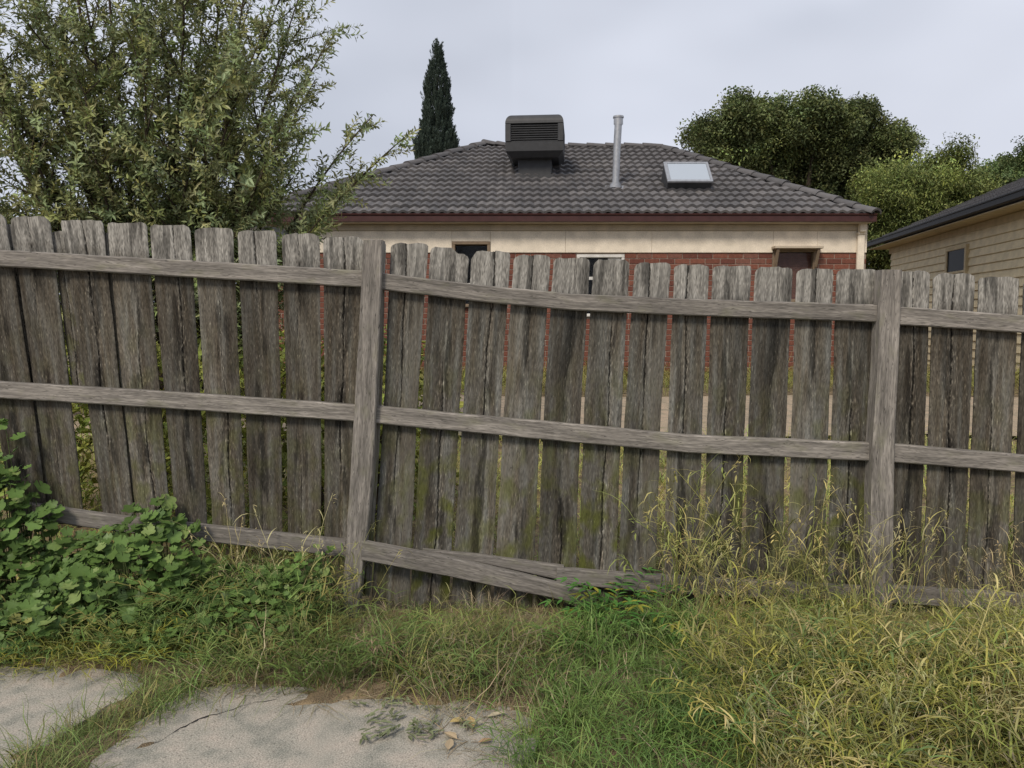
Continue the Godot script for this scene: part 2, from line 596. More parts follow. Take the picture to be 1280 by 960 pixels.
func make_terrain() -> void:
	# the driveway: two cast slabs with a grassy joint between them, their broken far edges sunk into the soil
	var right := [[60, 1010], [112, 962], [150, 925], [196, 888], [240, 866], [300, 858], [360, 862], [430, 868], [500, 873], [570, 878], [640, 886], [668, 905], [672, 960], [690, 1010]]
	var left := [[-330, 1010], [-330, 852], [-120, 842], [10, 836], [110, 838], [175, 846], [178, 862], [120, 895], [60, 935], [0, 972], [-50, 1010]]
	var rings := [slab_ring(right, Vector2(0.9, 1.5), Vector2(-1.6, 1.5)), slab_ring(left, Vector2(-1.9, 1.5), Vector2(-6.0, 1.5))]
	var rough := FastNoiseLite.new()
	rough.frequency = 6.0
	rough.fractal_octaves = 4
	rough.seed = 9
	var s := Shape.new()
	var xs := []
	var zs := []
	for v in [-420.0, -150.0, -60.0, -25.0, -12.0, -8.0, -5.0, -3.6]: xs.append(v)
	for i in 151: xs.append(-3.0 + i * 0.04)
	for v in [3.6, 5.0, 8.0, 12.0, 25.0, 60.0, 150.0, 420.0]: xs.append(v)
	for v in [420.0, 120.0, 40.0, 12.0, 4.0, 1.6, 0.8, 0.0, -0.8, -1.2]: zs.append(v)
	for i in 80: zs.append(-1.5 - i * 0.04)
	for v in [-5.0, -6.0, -7.0, -8.0, -9.0, -10.0, -11.0, -13.0, -20.0, -40.0, -120.0, -420.0]: zs.append(v)
	for z in zs:
		for x in xs:
			var y := ground_y(x, z)
			if z > -3.3 and z < 2.0 and absf(x) < 8.0:
				# under the concrete the soil lies lower; round it the soil laps a little over the edge
				var q := Vector2(x, z)
				var gap := 9.0
				for ring in rings:
					var near := 9.0
					for i in ring.size():
						near = minf(near, q.distance_to(Geometry2D.get_closest_point_to_segment(q, ring[i], ring[(i + 1) % ring.size()])))
					if Geometry2D.is_point_in_polygon(q, ring): near = -near
					gap = minf(gap, near)
				var lap := smoothstep(-0.16, 0.03, gap + rough.get_noise_2d(x * 0.7, z * 0.7) * 0.22)
				y = lerpf(-0.05, y + 0.026, lap)
			s.put(Vector3(x, y + 0.004 * rough.get_noise_2d(x * 3.0, z * 3.0), z), Vector3.UP)
	var nx: int = xs.size()
	for j in zs.size():
		for i in nx:
			var k := j * nx + i
			var dx := s.v[j * nx + mini(i + 1, nx - 1)] - s.v[j * nx + maxi(i - 1, 0)]
			var dz := s.v[mini(j + 1, zs.size() - 1) * nx + i] - s.v[maxi(j - 1, 0) * nx + i]
			var nn := dx.cross(dz).normalized()
			s.n[k] = nn if nn.y > 0.0 else -nn
	for j in zs.size() - 1:
		for i in nx - 1:
			var k := j * nx + i
			s.tri(k, k + 1, k + nx + 1)
			s.tri(k, k + nx + 1, k + nx)
	tag(part("ground", s.mesh(), M.soil, self), "", "", "", "structure")
	var top := 0.009
	for ring in rings:
		if Geometry2D.is_polygon_clockwise(ring):
			ring.reverse()
		var ids := Geometry2D.triangulate_polygon(ring)
		var t := Shape.new()
		for p in ring:
			t.put(Vector3(p.x, top, p.y), Vector3.UP)
		for i in range(0, ids.size(), 3):
			t.tri(ids[i], ids[i + 1], ids[i + 2])
		for i in ring.size():
			var p: Vector2 = ring[i]
			var q: Vector2 = ring[(i + 1) % ring.size()]
			var o := Vector3(q.y - p.y, 0, p.x - q.x)
			t.quad([Vector3(p.x, top, p.y), Vector3(q.x, top, q.y), Vector3(q.x, -0.08, q.y), Vector3(p.x, -0.08, p.y)], -o)
		var slab := part("pavement", t.mesh(), M.concrete, self)
		tag(slab, "", "", "", "structure")
		# old cracks: flat strips coloured for dark soil and the shade of the void
		if ring == rings[0]:
			for line in [[[190, 934], [222, 917], [246, 903], [275, 895], [312, 884], [352, 876]]]:
				var c := Shape.new()
				var pts := []
				var ws := []
				for i in line.size() - 1:
					for k in 5:
						var p := floor_at(lerpf(line[i][0], line[i + 1][0], k / 5.0), lerpf(line[i][1], line[i + 1][1], k / 5.0))
						pts.append(Vector3(p.x + rf(-0.006, 0.006), top + 0.0015, p.y + rf(-0.006, 0.006)))
						ws.append(rf(0.001, 0.004) + (0.010 if line[0][0] == 190 and i in [1, 2] else 0.0) * rng.randf())
				c.ribbon(pts, ws, Vector3(0.3, 0, 1).normalized(), Color.WHITE, Color.WHITE)
				part("crack", c.mesh(), M.deck, slab)
	# a strip of tan gravel path across the yard behind the fence
	var g := Shape.new()
	for i in 24:
		var x0 := -9.0 + i * 0.8
		var p := []
		for c in [[x0, -7.2], [x0 + 0.8, -7.2], [x0 + 0.8, -9.6], [x0, -9.6]]:
			p.append(Vector3(c[0], ground_y(c[0], c[1]) + 0.02 + 0.03 * (1.0 if c[1] > -8 else 0.0), c[1] + 0.15 * sin(c[0] * 1.3)))
		g.quad(p, Vector3.UP)
	tag(part("path", g.mesh(), M.path, self), "", "", "", "structure")

# ---------------------------------------------------------------- the brick house
func make_brick_house() -> void:
	var eave_d := 12.30
	var wall_z := -12.58
	var eave_y := at(640, 270, eave_d).y
	var xl := at(296, 270, eave_d).x
	var xr := at(1093, 270, eave_d).x
	var wl := xl + 0.45
	var wr := at(1083, 300, -wall_z).x
	var base_y := 0.36
	var panel_top := at(640, 289, -wall_z).y
	var panel_bot := at(640, 316, -wall_z).y
	var depth := 8.0
	var house := thing("brick_house", "red brick house with a cream band, maroon gutter and grey tiled hip roof", "house", Vector3((xl + xr) * 0.5, base_y, wall_z))
	var o := -house.position
	var X := Transform3D(Basis.IDENTITY, o)        # parts are written in world metres and moved back under the house

	# openings: [left, right, top, bottom] in metres on the wall
	var open := []
	for w in [[565, 613, 302, 384], [721, 781, 318, 396], [966, 1021, 311, 378]]:
		open.append([at(w[0], 300, -wall_z).x, at(w[1], 300, -wall_z).x, at(640, w[2], -wall_z).y, at(640, w[3], -wall_z).y])

	# wall core in pieces round the openings; mortar shows in the joints
	var core := Shape.new()
	var x := wl
	for w in open + [[wr, wr, 0, 0]]:
		core.box(Vector3(x, base_y - 0.2, wall_z - 0.22), Vector3(w[0], panel_bot, wall_z))
		if w[1] > w[0]:
			core.box(Vector3(w[0], base_y - 0.2, wall_z - 0.22), Vector3(w[1], w[3], wall_z))
			if w[2] < panel_bot:
				core.box(Vector3(w[0], w[2], wall_z - 0.22), Vector3(w[1], panel_bot, wall_z))
		x = w[1]
	core.box(Vector3(wr - 0.22, base_y - 0.2, wall_z - depth), Vector3(wr, eave_y - 0.1, wall_z - 0.22))
	core.box(Vector3(wl, base_y - 0.2, wall_z - depth), Vector3(wl + 0.22, eave_y - 0.1, wall_z - 0.22))
	core.box(Vector3(wl + 0.22, base_y - 0.2, wall_z - depth), Vector3(wr - 0.22, eave_y - 0.1, wall_z - depth + 0.22))
	var wall := part("wall", core.mesh(), M.mortar, house, X)

	# bricks: a face standing 8 mm proud of the mortar
	var bm := Shape.new()
	bm.bevel_box(Vector3(-0.115, -0.038, -0.02), Vector3(0.115, 0.038, 0.009), 0.004)
	var whole := bm.mesh()
	var hm := Shape.new()
	hm.bevel_box(Vector3(-0.055, -0.038, -0.02), Vector3(0.055, 0.038, 0.009), 0.004)
	var half := hm.mesh()
	var rest := Shape.new()
	var made := 0
	var row := 0
	var y := panel_bot - 0.048
	while y > base_y:
		var bx := wl + (0.12 if row % 2 == 0 else 0.0)
		while bx < wr:
			var hw := 0.115
			var me: Mesh = whole
			var mid := bx
			if bx + hw > wr or bx - hw < wl:
				me = half
				hw = 0.055
				mid = clampf(bx, wl + 0.057, wr - 0.057)
			var ok := true
			var c0 := mid - hw
			var c1 := mid + hw
			for w in open:
				if c1 > w[0] - 0.004 and c0 < w[1] + 0.004 and y + 0.036 > w[3] and y - 0.036 < w[2]:
					# cut the brick at the window
					if mid < (w[0] + w[1]) * 0.5: c1 = w[0] - 0.005
					else: c0 = w[1] + 0.005
			if c1 - c0 < 0.025: ok = false
			elif c1 - c0 < hw * 2.0 - 0.001:
				hw = (c1 - c0) * 0.5
				mid = (c0 + c1) * 0.5
				var cut := Shape.new()
				cut.bevel_box(Vector3(-hw, -0.038, -0.02), Vector3(hw, 0.038, 0.009), 0.004)
				me = cut.mesh()
			if ok:
				var place := Transform3D(Basis.IDENTITY, Vector3(mid, y, wall_z + rf(-0.002, 0.002)))
				if made < 290 and mid > at(470, 300, -wall_z).x:
					part("brick", me, M.brick[rng.randi() % 4], wall, place)
					made += 1
				else:
					rest.bevel_box(Vector3(-hw, -0.038, -0.02), Vector3(hw, 0.038, 0.009), 0.004, place)
			bx += 0.24
		y -= 0.086
		row += 1
	part("lower_bricks", rest.mesh(), M.brick[0], wall).set_meta("kind", "stuff")
	for k in 24:     # the corner's return bricks
		boxed("brick", Vector3(wr, panel_bot - 0.086 * (k + 1), wall_z - 0.2), Vector3(wr + 0.009, panel_bot - 0.086 * (k + 1) + 0.076, wall_z - 0.004), M.brick[k % 4], wall, 0.003)

	# cream band over the bricks, with butt joints, and the narrow frieze above it
	var cuts := [wl, open[0][0], open[0][1], at(706, 300, 12.75).x, at(812, 300, 12.75).x, open[2][0], open[2][1], wr]
	for i in cuts.size() - 1:
		var bot := panel_bot
		if i == 1: bot = open[0][2]
		if i == 5: bot = open[2][2]
		boxed("band_panel", Vector3(cuts[i] + 0.0012, bot, wall_z - 0.1), Vector3(cuts[i + 1] - 0.0012, panel_top, wall_z + 0.03), M.cream, house, 0.004).transform = X
	boxed("frieze", Vector3(wl, panel_top + 0.004, wall_z - 0.1), Vector3(wr, eave_y - 0.10, wall_z + 0.05), M.cream_shaded, house, 0.006).transform = X
	boxed("band_side", Vector3(wr + 0.001, panel_bot, wall_z - depth), Vector3(wr + 0.03, eave_y - 0.1, wall_z - 0.11), M.cream, house).transform = X
	boxed("soffit", Vector3(xl + 0.02, eave_y - 0.098, wall_z - 0.2), Vector3(xr - 0.02, eave_y - 0.085, -eave_d - 0.02), M.cream_shaded, house).transform = X
	# gutter: a folded channel with a rolled lip
	var gt := Shape.new()
	var prof := [Vector2(0.0, -0.085), Vector2(0.0, 0.028), Vector2(0.012, 0.036), Vector2(0.022, 0.028), Vector2(0.016, 0.012), Vector2(-0.006, 0.0)]
	for i in prof.size() - 1:
		var a: Vector2 = prof[i]
		var b: Vector2 = prof[i + 1]
		gt.quad([Vector3(xl - 0.03, eave_y + a.y, -eave_d + 0.02 + a.x), Vector3(xr + 0.03, eave_y + a.y, -eave_d + 0.02 + a.x), Vector3(xr + 0.03, eave_y + b.y, -eave_d + 0.02 + b.x), Vector3(xl - 0.03, eave_y + b.y, -eave_d + 0.02 + b.x)], Vector3(0, 0.2, 1))
	gt.box(Vector3(xl - 0.03, eave_y - 0.085, -eave_d - 0.10), Vector3(xr + 0.03, eave_y + 0.005, -eave_d + 0.018))
	gt.box(Vector3(xr - 0.06, eave_y - 0.085, -eave_d - depth - 0.4), Vector3(xr + 0.03, eave_y + 0.02, -eave_d - 0.102))
	part("gutter", gt.mesh(), M.gutter, house, X)
	# downpipe with an offset at the top and a strap
	var dx := at(1068, 300, 12.75).x
	var dp := Shape.new()
	dp.bevel_box(Vector3(dx - 0.055, base_y, wall_z + 0.032), Vector3(dx + 0.055, panel_top - 0.06, wall_z + 0.10), 0.012)
	dp.bevel_box(Vector3(dx - 0.066, panel_top - 0.062, wall_z + 0.03), Vector3(dx + 0.066, panel_top - 0.02, wall_z + 0.113), 0.008)
	dp.bevel_box(Vector3(dx - 0.052, panel_top - 0.03, wall_z + 0.052), Vector3(dx + 0.052, eave_y - 0.086, wall_z + 0.16), 0.012)
	part("downpipe", dp.mesh(), M.cream, house, X)

	# windows
	for k in 3:
		var w: Array = open[k]
		var fm: Material = [M.timber, M.white, M.timber][k]
		var f := Shape.new()
		var t := 0.05
		var z0 := wall_z - 0.12
		var z1: float = wall_z + [0.05, 0.02, 0.02][k]
		f.bevel_box(Vector3(w[0] + 0.002, w[2] - t, z0), Vector3(w[1] - 0.002, w[2] - 0.002, z1), 0.006)
		f.bevel_box(Vector3(w[0] + 0.002, w[3], z0), Vector3(w[0] + t, w[2] - t, z1), 0.006)
		f.bevel_box(Vector3(w[1] - t, w[3], z0), Vector3(w[1] - 0.002, w[2] - t, z1), 0.006)
		f.bevel_box(Vector3(w[0] - 0.03, w[3] + 0.002, z0), Vector3(w[1] + 0.03, w[3] + t, z1 + 0.03), 0.006)
		var win := part("window", f.mesh(), fm, house, X)
		var gl := part("pane", BoxMesh.new(), M.glass, win)
		(gl.mesh as BoxMesh).size = Vector3(w[1] - w[0] - 2 * t, w[2] - w[3] - 2 * t, 0.006)
		gl.position = Vector3((w[0] + w[1]) * 0.5, (w[2] + w[3]) * 0.5, wall_z - 0.06)
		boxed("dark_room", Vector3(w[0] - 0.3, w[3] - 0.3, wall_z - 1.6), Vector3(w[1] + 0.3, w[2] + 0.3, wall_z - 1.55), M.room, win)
		if k == 0:
			boxed("sash", Vector3(w[0] + t, w[3] + 0.28, wall_z - 0.05), Vector3(w[1] - t, w[3] + 0.38, wall_z - 0.02), M.white, win, 0.005)
		if k == 1:
			boxed("sash", Vector3(w[1] - 0.26, w[3] + t, wall_z - 0.05), Vector3(w[1] - t - 0.003, w[2] - t - 0.003, wall_z - 0.02), M.white, win, 0.005)
			boxed("sash", Vector3(w[0] + t + 0.003, w[2] - 0.40, wall_z - 0.05), Vector3(w[1] - 0.262, w[2] - 0.35, wall_z - 0.02), M.white, win, 0.005)
		if k == 2:
			var bl := Shape.new()
			for i in 22:
				bl.box(Vector3(w[0] + t, w[2] - 0.06 - i * 0.035 - 0.033, wall_z - 0.10 + 0.006 * (i % 2)), Vector3(w[1] - t, w[2] - 0.06 - i * 0.035, wall_z - 0.08 + 0.006 * (i % 2)))
			part("blind", bl.mesh(), M.blind, win)
			# the timber hood and its two raking brackets
			var hd := Shape.new()
			hd.bevel_box(Vector3(w[0] - 0.03, w[2] - 0.012, wall_z + 0.03), Vector3(w[1] + 0.03, w[2] + 0.03, wall_z + 0.22), 0.006)
			part("hood", hd.mesh(), M.cream_shaded, win)
			for sx in [w[0] + 0.03, w[1] - 0.03]:
				var br := Shape.new()
				br.bevel_box(Vector3(-0.022, -0.30, -0.02), Vector3(0.022, 0, 0.02), 0.005, Transform3D(Basis(Vector3.RIGHT, 0.42), Vector3(sx, w[2] - 0.014, wall_z + 0.18)))
				part("bracket", br.mesh(), M.timber, win)
	make_roof(house, X, eave_d, eave_y, xl, xr)

func make_roof(house: Node3D, X: Transform3D, eave_d: float, eave_y: float, xl: float, xr: float) -> void:
	var pitch := deg_to_rad(25.0)
	var run := 3.92
	var S := run / cos(pitch)
	var ridge_z := -eave_d - run
	var ridge_y := eave_y + run * tan(pitch)
	var pl := at(606, 185, -ridge_z).x
	var pm := at(642, 185, -ridge_z).x
	var pr := at(828, 185, -ridge_z).x
	var over := 0.30                                # the taller peak over the left end of the ridge
	var B := Basis(Vector3.RIGHT, Vector3(0, cos(pitch), sin(pitch)), Vector3(0, sin(pitch), -cos(pitch)))
	# slope axes: x across, along = up the slope, out = away from the roof
	var along := Vector3(0, sin(pitch), -cos(pitch))
	var out := Vector3(0, cos(pitch), sin(pitch))
	var at_s := func(x: float, s: float, h: float) -> Vector3: return Vector3(x, eave_y + 0.02, -eave_d) + along * s + out * h
	var left_edge := func(s: float) -> float: return lerpf(xl, pl, clampf(s / (S + over), 0.0, 1.0))
	var right_edge := func(s: float) -> float: return lerpf(xr, pr, s / S) if s <= S else lerpf(pm, pl, clampf((s - S) / over, 0.0, 1.0))
	var far_z := ridge_z - run
	var peak: Vector3 = at_s.call(pl, S + over, 0.0)

	# the deck under the tiles, closed all round
	var dk := Shape.new()
	var a0: Vector3 = at_s.call(xl, 0.0, -0.03)
	var a1: Vector3 = at_s.call(xr, 0.0, -0.03)
	var r0: Vector3 = at_s.call(left_edge.call(S), S, -0.03)
	var r1: Vector3 = at_s.call(pr, S, -0.03)
	var b0 := Vector3(xl, a0.y, far_z)
	var b1 := Vector3(xr, a1.y, far_z)
	var pk := peak - out * 0.03
	dk.quad([a0, a1, r1, r0], out)
	var tri_ids := [dk.put(r0, out), dk.put(at_s.call(pm, S, -0.03), out), dk.put(pk, out)]
	dk.tri(tri_ids[0], tri_ids[1], tri_ids[2])
	dk.quad([b0, b1, r1, pk], Vector3(0, 0.9, -0.4))
	dk.quad([a0, b0, pk, pk.lerp(a0, 0.001)], Vector3(-0.5, 0.8, 0))
	dk.quad([a1, b1, r1, r1.lerp(a1, 0.001)], Vector3(0.5, 0.8, 0))
	dk.quad([a0, a1, b1, b0], Vector3.DOWN)
	var roof := part("roof", dk.mesh(), M.deck, house, X)

	# tiles: two rolls each, every course lapping over the one below
	var expo := 0.30
	var tw := 0.30
	var courses := int(ceil((S + over) / expo))
	var cols := 12
	var rest := Shape.new()
	var made := 0
	for r in courses:
		var s0 := r * expo
		var s1 := minf(s0 + expo + 0.04, S + over + 0.02)
		var off := 0.15 if r % 2 else 0.0
		var x0 := xl - fmod(xl + 100.0, tw) - tw + off
		while x0 < xr + tw:
			if x0 + tw > left_edge.call(s0) + 0.02 and x0 < right_edge.call(s0) - 0.02:
				var big: bool = made < 298 and at_px(x0, eave_d + s0) > 330.0
				var t := Shape.new() if big else rest
				var lift := rf(-0.003, 0.003)
				var bow := rf(-0.003, 0.003)
				var rows := []
				var under := []
				for j in 2:
					var s: float = s0 if j == 0 else s1
					var row := []
					for i in cols + 1:
						var xx := x0 + tw * i / cols - (0.002 if i == cols else 0.0)
						xx = clampf(xx, left_edge.call(s), right_edge.call(s))
						var ph := TAU * (xx - x0) / (tw * 0.5)
						var h := 0.030 * pow(0.5 - 0.5 * cos(ph), 0.8) + (0.052 if j == 0 else 0.004) + lift
						var slope := 0.034 * 0.5 * sin(ph) * TAU / (tw * 0.5)
						var nn := (out - Vector3.RIGHT * slope).normalized()
						var p: Vector3 = at_s.call(xx, s + (bow if j == 0 else 0.0), h)
						row.append(t.put(p, nn))
						if j == 0:
							var fn := -along
							under.append([t.put(p, fn), t.put(p - out * 0.040, fn)])
					rows.append(row)
				for i in cols:
					t.tri(rows[0][i], rows[0][i + 1], rows[1][i + 1])
					t.tri(rows[0][i], rows[1][i + 1], rows[1][i])
					t.tri(under[i][0], under[i + 1][0], under[i + 1][1])
					t.tri(under[i][0], under[i + 1][1], under[i][1])
				if big:
					part("tile", t.mesh(), M.tile[rng.randi() % 4], roof)
					made += 1
			x0 += tw
	# the other slopes: plain courses, turned from the street
	for side in [[a1, b1, r1, r1], [a0, b0, pk, pk], [b0, b1, r1, pk]]:
		var n := 15
		for k in n:
			var f0 := float(k) / n
			var f1 := float(k + 1) / n
			var q0: Vector3 = side[0].lerp(side[3], f0)
			var q1: Vector3 = side[1].lerp(side[2], f0)
			var q2: Vector3 = side[1].lerp(side[2], f1)
			var q3: Vector3 = side[0].lerp(side[3], f1)
			var up := Vector3.UP
			rest.quad([q0 + up * 0.06, q1 + up * 0.06, q2 + up * 0.035, q3 + up * 0.035], Vector3.UP)
			rest.quad([q0 + up * 0.06, q1 + up * 0.06, q1 + up * 0.02, q0 + up * 0.02], q0 - q3)
	part("plain_tiles", rest.mesh(), M.tile[0], roof).set_meta("kind", "stuff")

	# ridge and hip caps
	var lines := [[at_s.call(xl, 0.0, 0.05), peak + out * 0.05], [peak + out * 0.05, at_s.call(pm, S, 0.05)], [at_s.call(pm, S, 0.05), at_s.call(pr, S, 0.05)], [at_s.call(xr, 0.0, 0.05), at_s.call(pr, S, 0.05)]]
	for l in lines:
		var p: Vector3 = l[0]
		var q: Vector3 = l[1]
		var d := (q - p).normalized()
		var n := maxi(1, int(round((q - p).length() / 0.36)))
		var side := d.cross(Vector3.UP).normalized()
		var up := side.cross(d)
		for k in n:
			var c0 := p.lerp(q, float(k) / n) - d * 0.03
			var c1 := p.lerp(q, float(k + 1) / n)
			var t := Shape.new()
			var ring0 := []
			var ring1 := []
			var lip := []
			var wob := rf(-0.006, 0.006)
			for i in 8:
				var a := PI * (i / 7.0)
				var o := side * cos(a) + up * sin(a)
				ring0.append(t.put(c0 + side * cos(a) * 0.135 + up * (sin(a) * 0.085 - 0.02 + wob), o))
				ring1.append(t.put(c1 + side * cos(a) * 0.115 + up * (sin(a) * 0.068 - 0.03 + wob), o))
				lip.append([t.put(c0 + side * cos(a) * 0.135 + up * (sin(a) * 0.085 - 0.02 + wob), -d), t.put(c0 + side * cos(a) * 0.105 + up * (sin(a) * 0.06 - 0.03 + wob), -d)])
			for i in 7:
				t.tri(ring0[i], ring0[i + 1], ring1[i + 1])
				t.tri(ring0[i], ring1[i + 1], ring1[i])
				t.tri(lip[i][0], lip[i + 1][0], lip[i + 1][1])
				t.tri(lip[i][0], lip[i + 1][1], lip[i][1])
			part("ridge_cap", t.mesh(), M.tile[rng.randi() % 3], roof)

	# where the roof surface stands at a given row of the photograph
	var roof_d := func(py: float) -> float:
		var e := tan(atan((480.0 - py) / FOCAL) - deg_to_rad(PITCH))
		return (eave_y + 0.05 - EYE - tan(pitch) * eave_d) / (e - tan(pitch))

	# skylight: a raised white kerb with a pale sheet
	var d0: float = roof_d.call(238.0)
	var d1: float = roof_d.call(212.0)
	var sx0 := at(833, 238, d0).x
	var sx1 := at(888, 238, d0).x
	var sk0 := (d0 - eave_d) / cos(pitch)
	var sk1 := (d1 - eave_d) / cos(pitch)
	# it stands steeper than the tiles, on a wedge-shaped kerb
	var foot: Vector3 = at_s.call((sx0 + sx1) * 0.5, sk0, 0.05)
	var lean := deg_to_rad(44.0)
	var fa := Vector3(0, sin(lean), -cos(lean))
	var hs := 0.27
	var frame := Transform3D(Basis(Vector3.RIGHT, fa, Vector3.RIGHT.cross(fa)), foot + fa * hs)
	var hx := (sx1 - sx0) * 0.5
	var kerb := Shape.new()
	kerb.bevel_box(Vector3(-hx, -hs, -0.35), Vector3(hx, hs, 0.14), 0.01, frame)
	var sl := part("skylight", kerb.mesh(), M.charcoal, house, X)
	var rim := Shape.new()
	for e in [[Vector3(-hx - 0.01, -hs - 0.02, 0.135), Vector3(hx + 0.01, -hs + 0.03, 0.175)], [Vector3(-hx - 0.01, hs - 0.03, 0.135), Vector3(hx + 0.01, hs + 0.01, 0.175)], [Vector3(-hx - 0.01, -hs + 0.03, 0.135), Vector3(-hx + 0.05, hs - 0.03, 0.175)], [Vector3(hx - 0.03, -hs + 0.03, 0.135), Vector3(hx + 0.01, hs - 0.03, 0.175)]]:
		rim.bevel_box(e[0], e[1], 0.006, frame)
	part("frame", rim.mesh(), M.steel, sl)
	var sheet := Shape.new()
	sheet.box(Vector3(-hx + 0.052, -hs + 0.032, 0.142), Vector3(hx - 0.032, hs - 0.032, 0.162), frame)
	part("pane", sheet.mesh(), M.dome, sl)

	# flue pipe
	var fd: float = roof_d.call(234.0)
	var fp: Vector3 = at(769, 234, fd)
	var ft := at(773, 146, fd)
	var flue := thing("flue_pipe", "galvanised steel flue pipe with a flared cap standing on the tiled roof", "flue", fp)
	var fl := Shape.new()
	var h: float = ft.y - fp.y
	fl.tube([Vector3(0, -0.15, 0), Vector3(0.02, h * 0.5, 0), Vector3(ft.x - fp.x, h - 0.1, 0)], [0.062, 0.062, 0.062], 16)
	part("pipe", fl.mesh(), M.steel, flue)
	var cap := Shape.new()
	var tx: float = ft.x - fp.x
	cap.tube([Vector3(tx, h - 0.14, 0), Vector3(tx, h - 0.12, 0), Vector3(tx, h - 0.10, 0), Vector3(tx, h - 0.02, 0), Vector3(tx, h - 0.019, 0), Vector3(tx, h + 0.01, 0)], [0.063, 0.078, 0.078, 0.078, 0.092, 0.088], 16)
	part("cap", cap.mesh(), M.steel, flue)
	var fs := Shape.new()
	var ftx := Transform3D(Basis(Vector3.RIGHT, along, out), Vector3.ZERO)
	fs.bevel_box(Vector3(-0.17, -0.13, -0.03), Vector3(0.17, 0.15, 0.012), 0.01, ftx)
	fs.tube([Vector3(0, -0.02, 0), Vector3(0, 0.07, 0)], [0.13, 0.08], 16)
	part("flashing", fs.mesh(), M.steel, flue)

	# evaporative cooler on its duct
	var cd: float = roof_d.call(221.0)
	var cb := at(669, 221, cd)
	var cool := thing("evaporative_cooler", "boxy charcoal evaporative cooler with louvred sides on the roof ridge", "air conditioner", cb)
	cool.rotation_degrees.y = -5.0
	var kx := cd / FOCAL
	var top: float = at(669, 141, cd - 0.35).y - cb.y
	var bot: float = at(669, 191, cd - 0.35).y - cb.y
	var du := Shape.new()
	du.bevel_box(Vector3(-21 * kx, -0.35, -0.58), Vector3(20 * kx, bot + 0.05, 0.0), 0.015)
	part("duct", du.mesh(), M.charcoal, cool)
	var fg := Shape.new()
	fg.bevel_box(Vector3(-24 * kx, -0.06, -0.02), Vector3(23 * kx, 0.03, 0.05), 0.01)
	part("flashing", fg.mesh(), M.charcoal, cool)
	var bx := 35.0 * kx
	var zf := 0.30
	var zb := -0.72
	# tray: narrows downwards
	var tr := Shape.new()
	var ty: float = bot + 0.20
	var ra := [Vector3(-bx, ty, zf), Vector3(bx, ty, zf), Vector3(bx, ty, zb), Vector3(-bx, ty, zb)]
	var rb := []
	var rc := []
	for p in ra:
		rb.append(Vector3(p.x * 0.985, bot + 0.05, zf - 0.015 if p.z > 0 else zb + 0.015))
		rc.append(Vector3(p.x * 0.82, bot - 0.04, zf - 0.14 if p.z > 0 else zb + 0.12))
	for i in 4:
		var j := (i + 1) % 4
		var mo: Vector3 = (ra[i] + ra[j]) * 0.5 - Vector3(0, ty, (zf + zb) * 0.5)
		tr.quad([ra[i], ra[j], rb[j], rb[i]], mo)
		tr.quad([rb[i], rb[j], rc[j], rc[i]], mo + Vector3.DOWN * 0.2)
	tr.quad(rc, Vector3.DOWN)
	tr.quad(ra, Vector3.UP)
	part("tray", tr.mesh(), M.charcoal, cool)
	# hood with a rounded top and four corner posts; louvre blades between them
	var hd := Shape.new()
	var lo_y := ty + 0.004
	var hi_y: float = top - 0.16
	var pw := 7.0 * kx
	var hz := Vector2(zf + 0.01, zb - 0.01)
	for px in [[-bx, -bx + pw], [bx - pw, bx]]:
		for pz in [[hz.x - 0.09, hz.x], [hz.y, hz.y + 0.09]]:
			hd.bevel_box(Vector3(px[0], lo_y, pz[0]), Vector3(px[1], hi_y, pz[1]), 0.012)
	var arc := []
	for i in 7:
		var a := PI * 0.5 * i / 6.0
		arc.append(Vector2(1.0 - 0.11 * (1.0 - cos(a)) / bx, sin(a)))
	var prev := []
	for i in arc.size():
		var sc: Vector2 = arc[i]
		var inn := 0.12 * (1.0 - cos(PI * 0.5 * i / 6.0))
		var yy := hi_y + 0.003 + (top - hi_y) * sc.y
		var ring := [Vector3(-bx + inn, yy, hz.x - inn), Vector3(bx - inn, yy, hz.x - inn), Vector3(bx - inn, yy, hz.y + inn), Vector3(-bx + inn, yy, hz.y + inn)]
		if i:
			for k in 4:
				var j := (k + 1) % 4
				hd.quad([prev[k], prev[j], ring[j], ring[k]], (prev[k] + prev[j]) * Vector3(1, 0, 1) - Vector3(0, 0, hz.x + hz.y) + Vector3.UP * 0.3)
		else:
			hd.quad(ring, Vector3.DOWN)
		prev = ring
	hd.quad(prev, Vector3.UP)
	var hood := part("hood", hd.mesh(), M.charcoal, cool)
	boxed("dark_core", Vector3(-bx + 0.09, lo_y, zb + 0.09), Vector3(bx - 0.09, hi_y, zf - 0.09), M.black, cool)  # black core, painting in the shade behind the louvre blades
	var n := 8
	for k in n:
		var yy := lo_y + (hi_y - lo_y) * (k + 0.5) / n
		for f in [[Vector3(0, yy, zf - 0.035), bx - pw, 0.0], [Vector3(bx - 0.035, yy, (zf + zb) * 0.5), (zf - zb) * 0.5 - 0.085, PI / 2], [Vector3(-bx + 0.035, yy, (zf + zb) * 0.5), (zf - zb) * 0.5 - 0.085, -PI / 2], [Vector3(0, yy, zb + 0.035), bx - pw, PI]]:
			var sh := Shape.new()
			sh.box(Vector3(-f[1], -0.006, -0.034), Vector3(f[1], 0.006, 0.034), Transform3D(Basis(Vector3.UP, f[2]) * Basis(Vector3.RIGHT, 0.75), f[0]))
			part("slat", sh.mesh(), M.charcoal, hood)

func at_px(x: float, d: float) -> float:
	return 640.0 + FOCAL * x / d

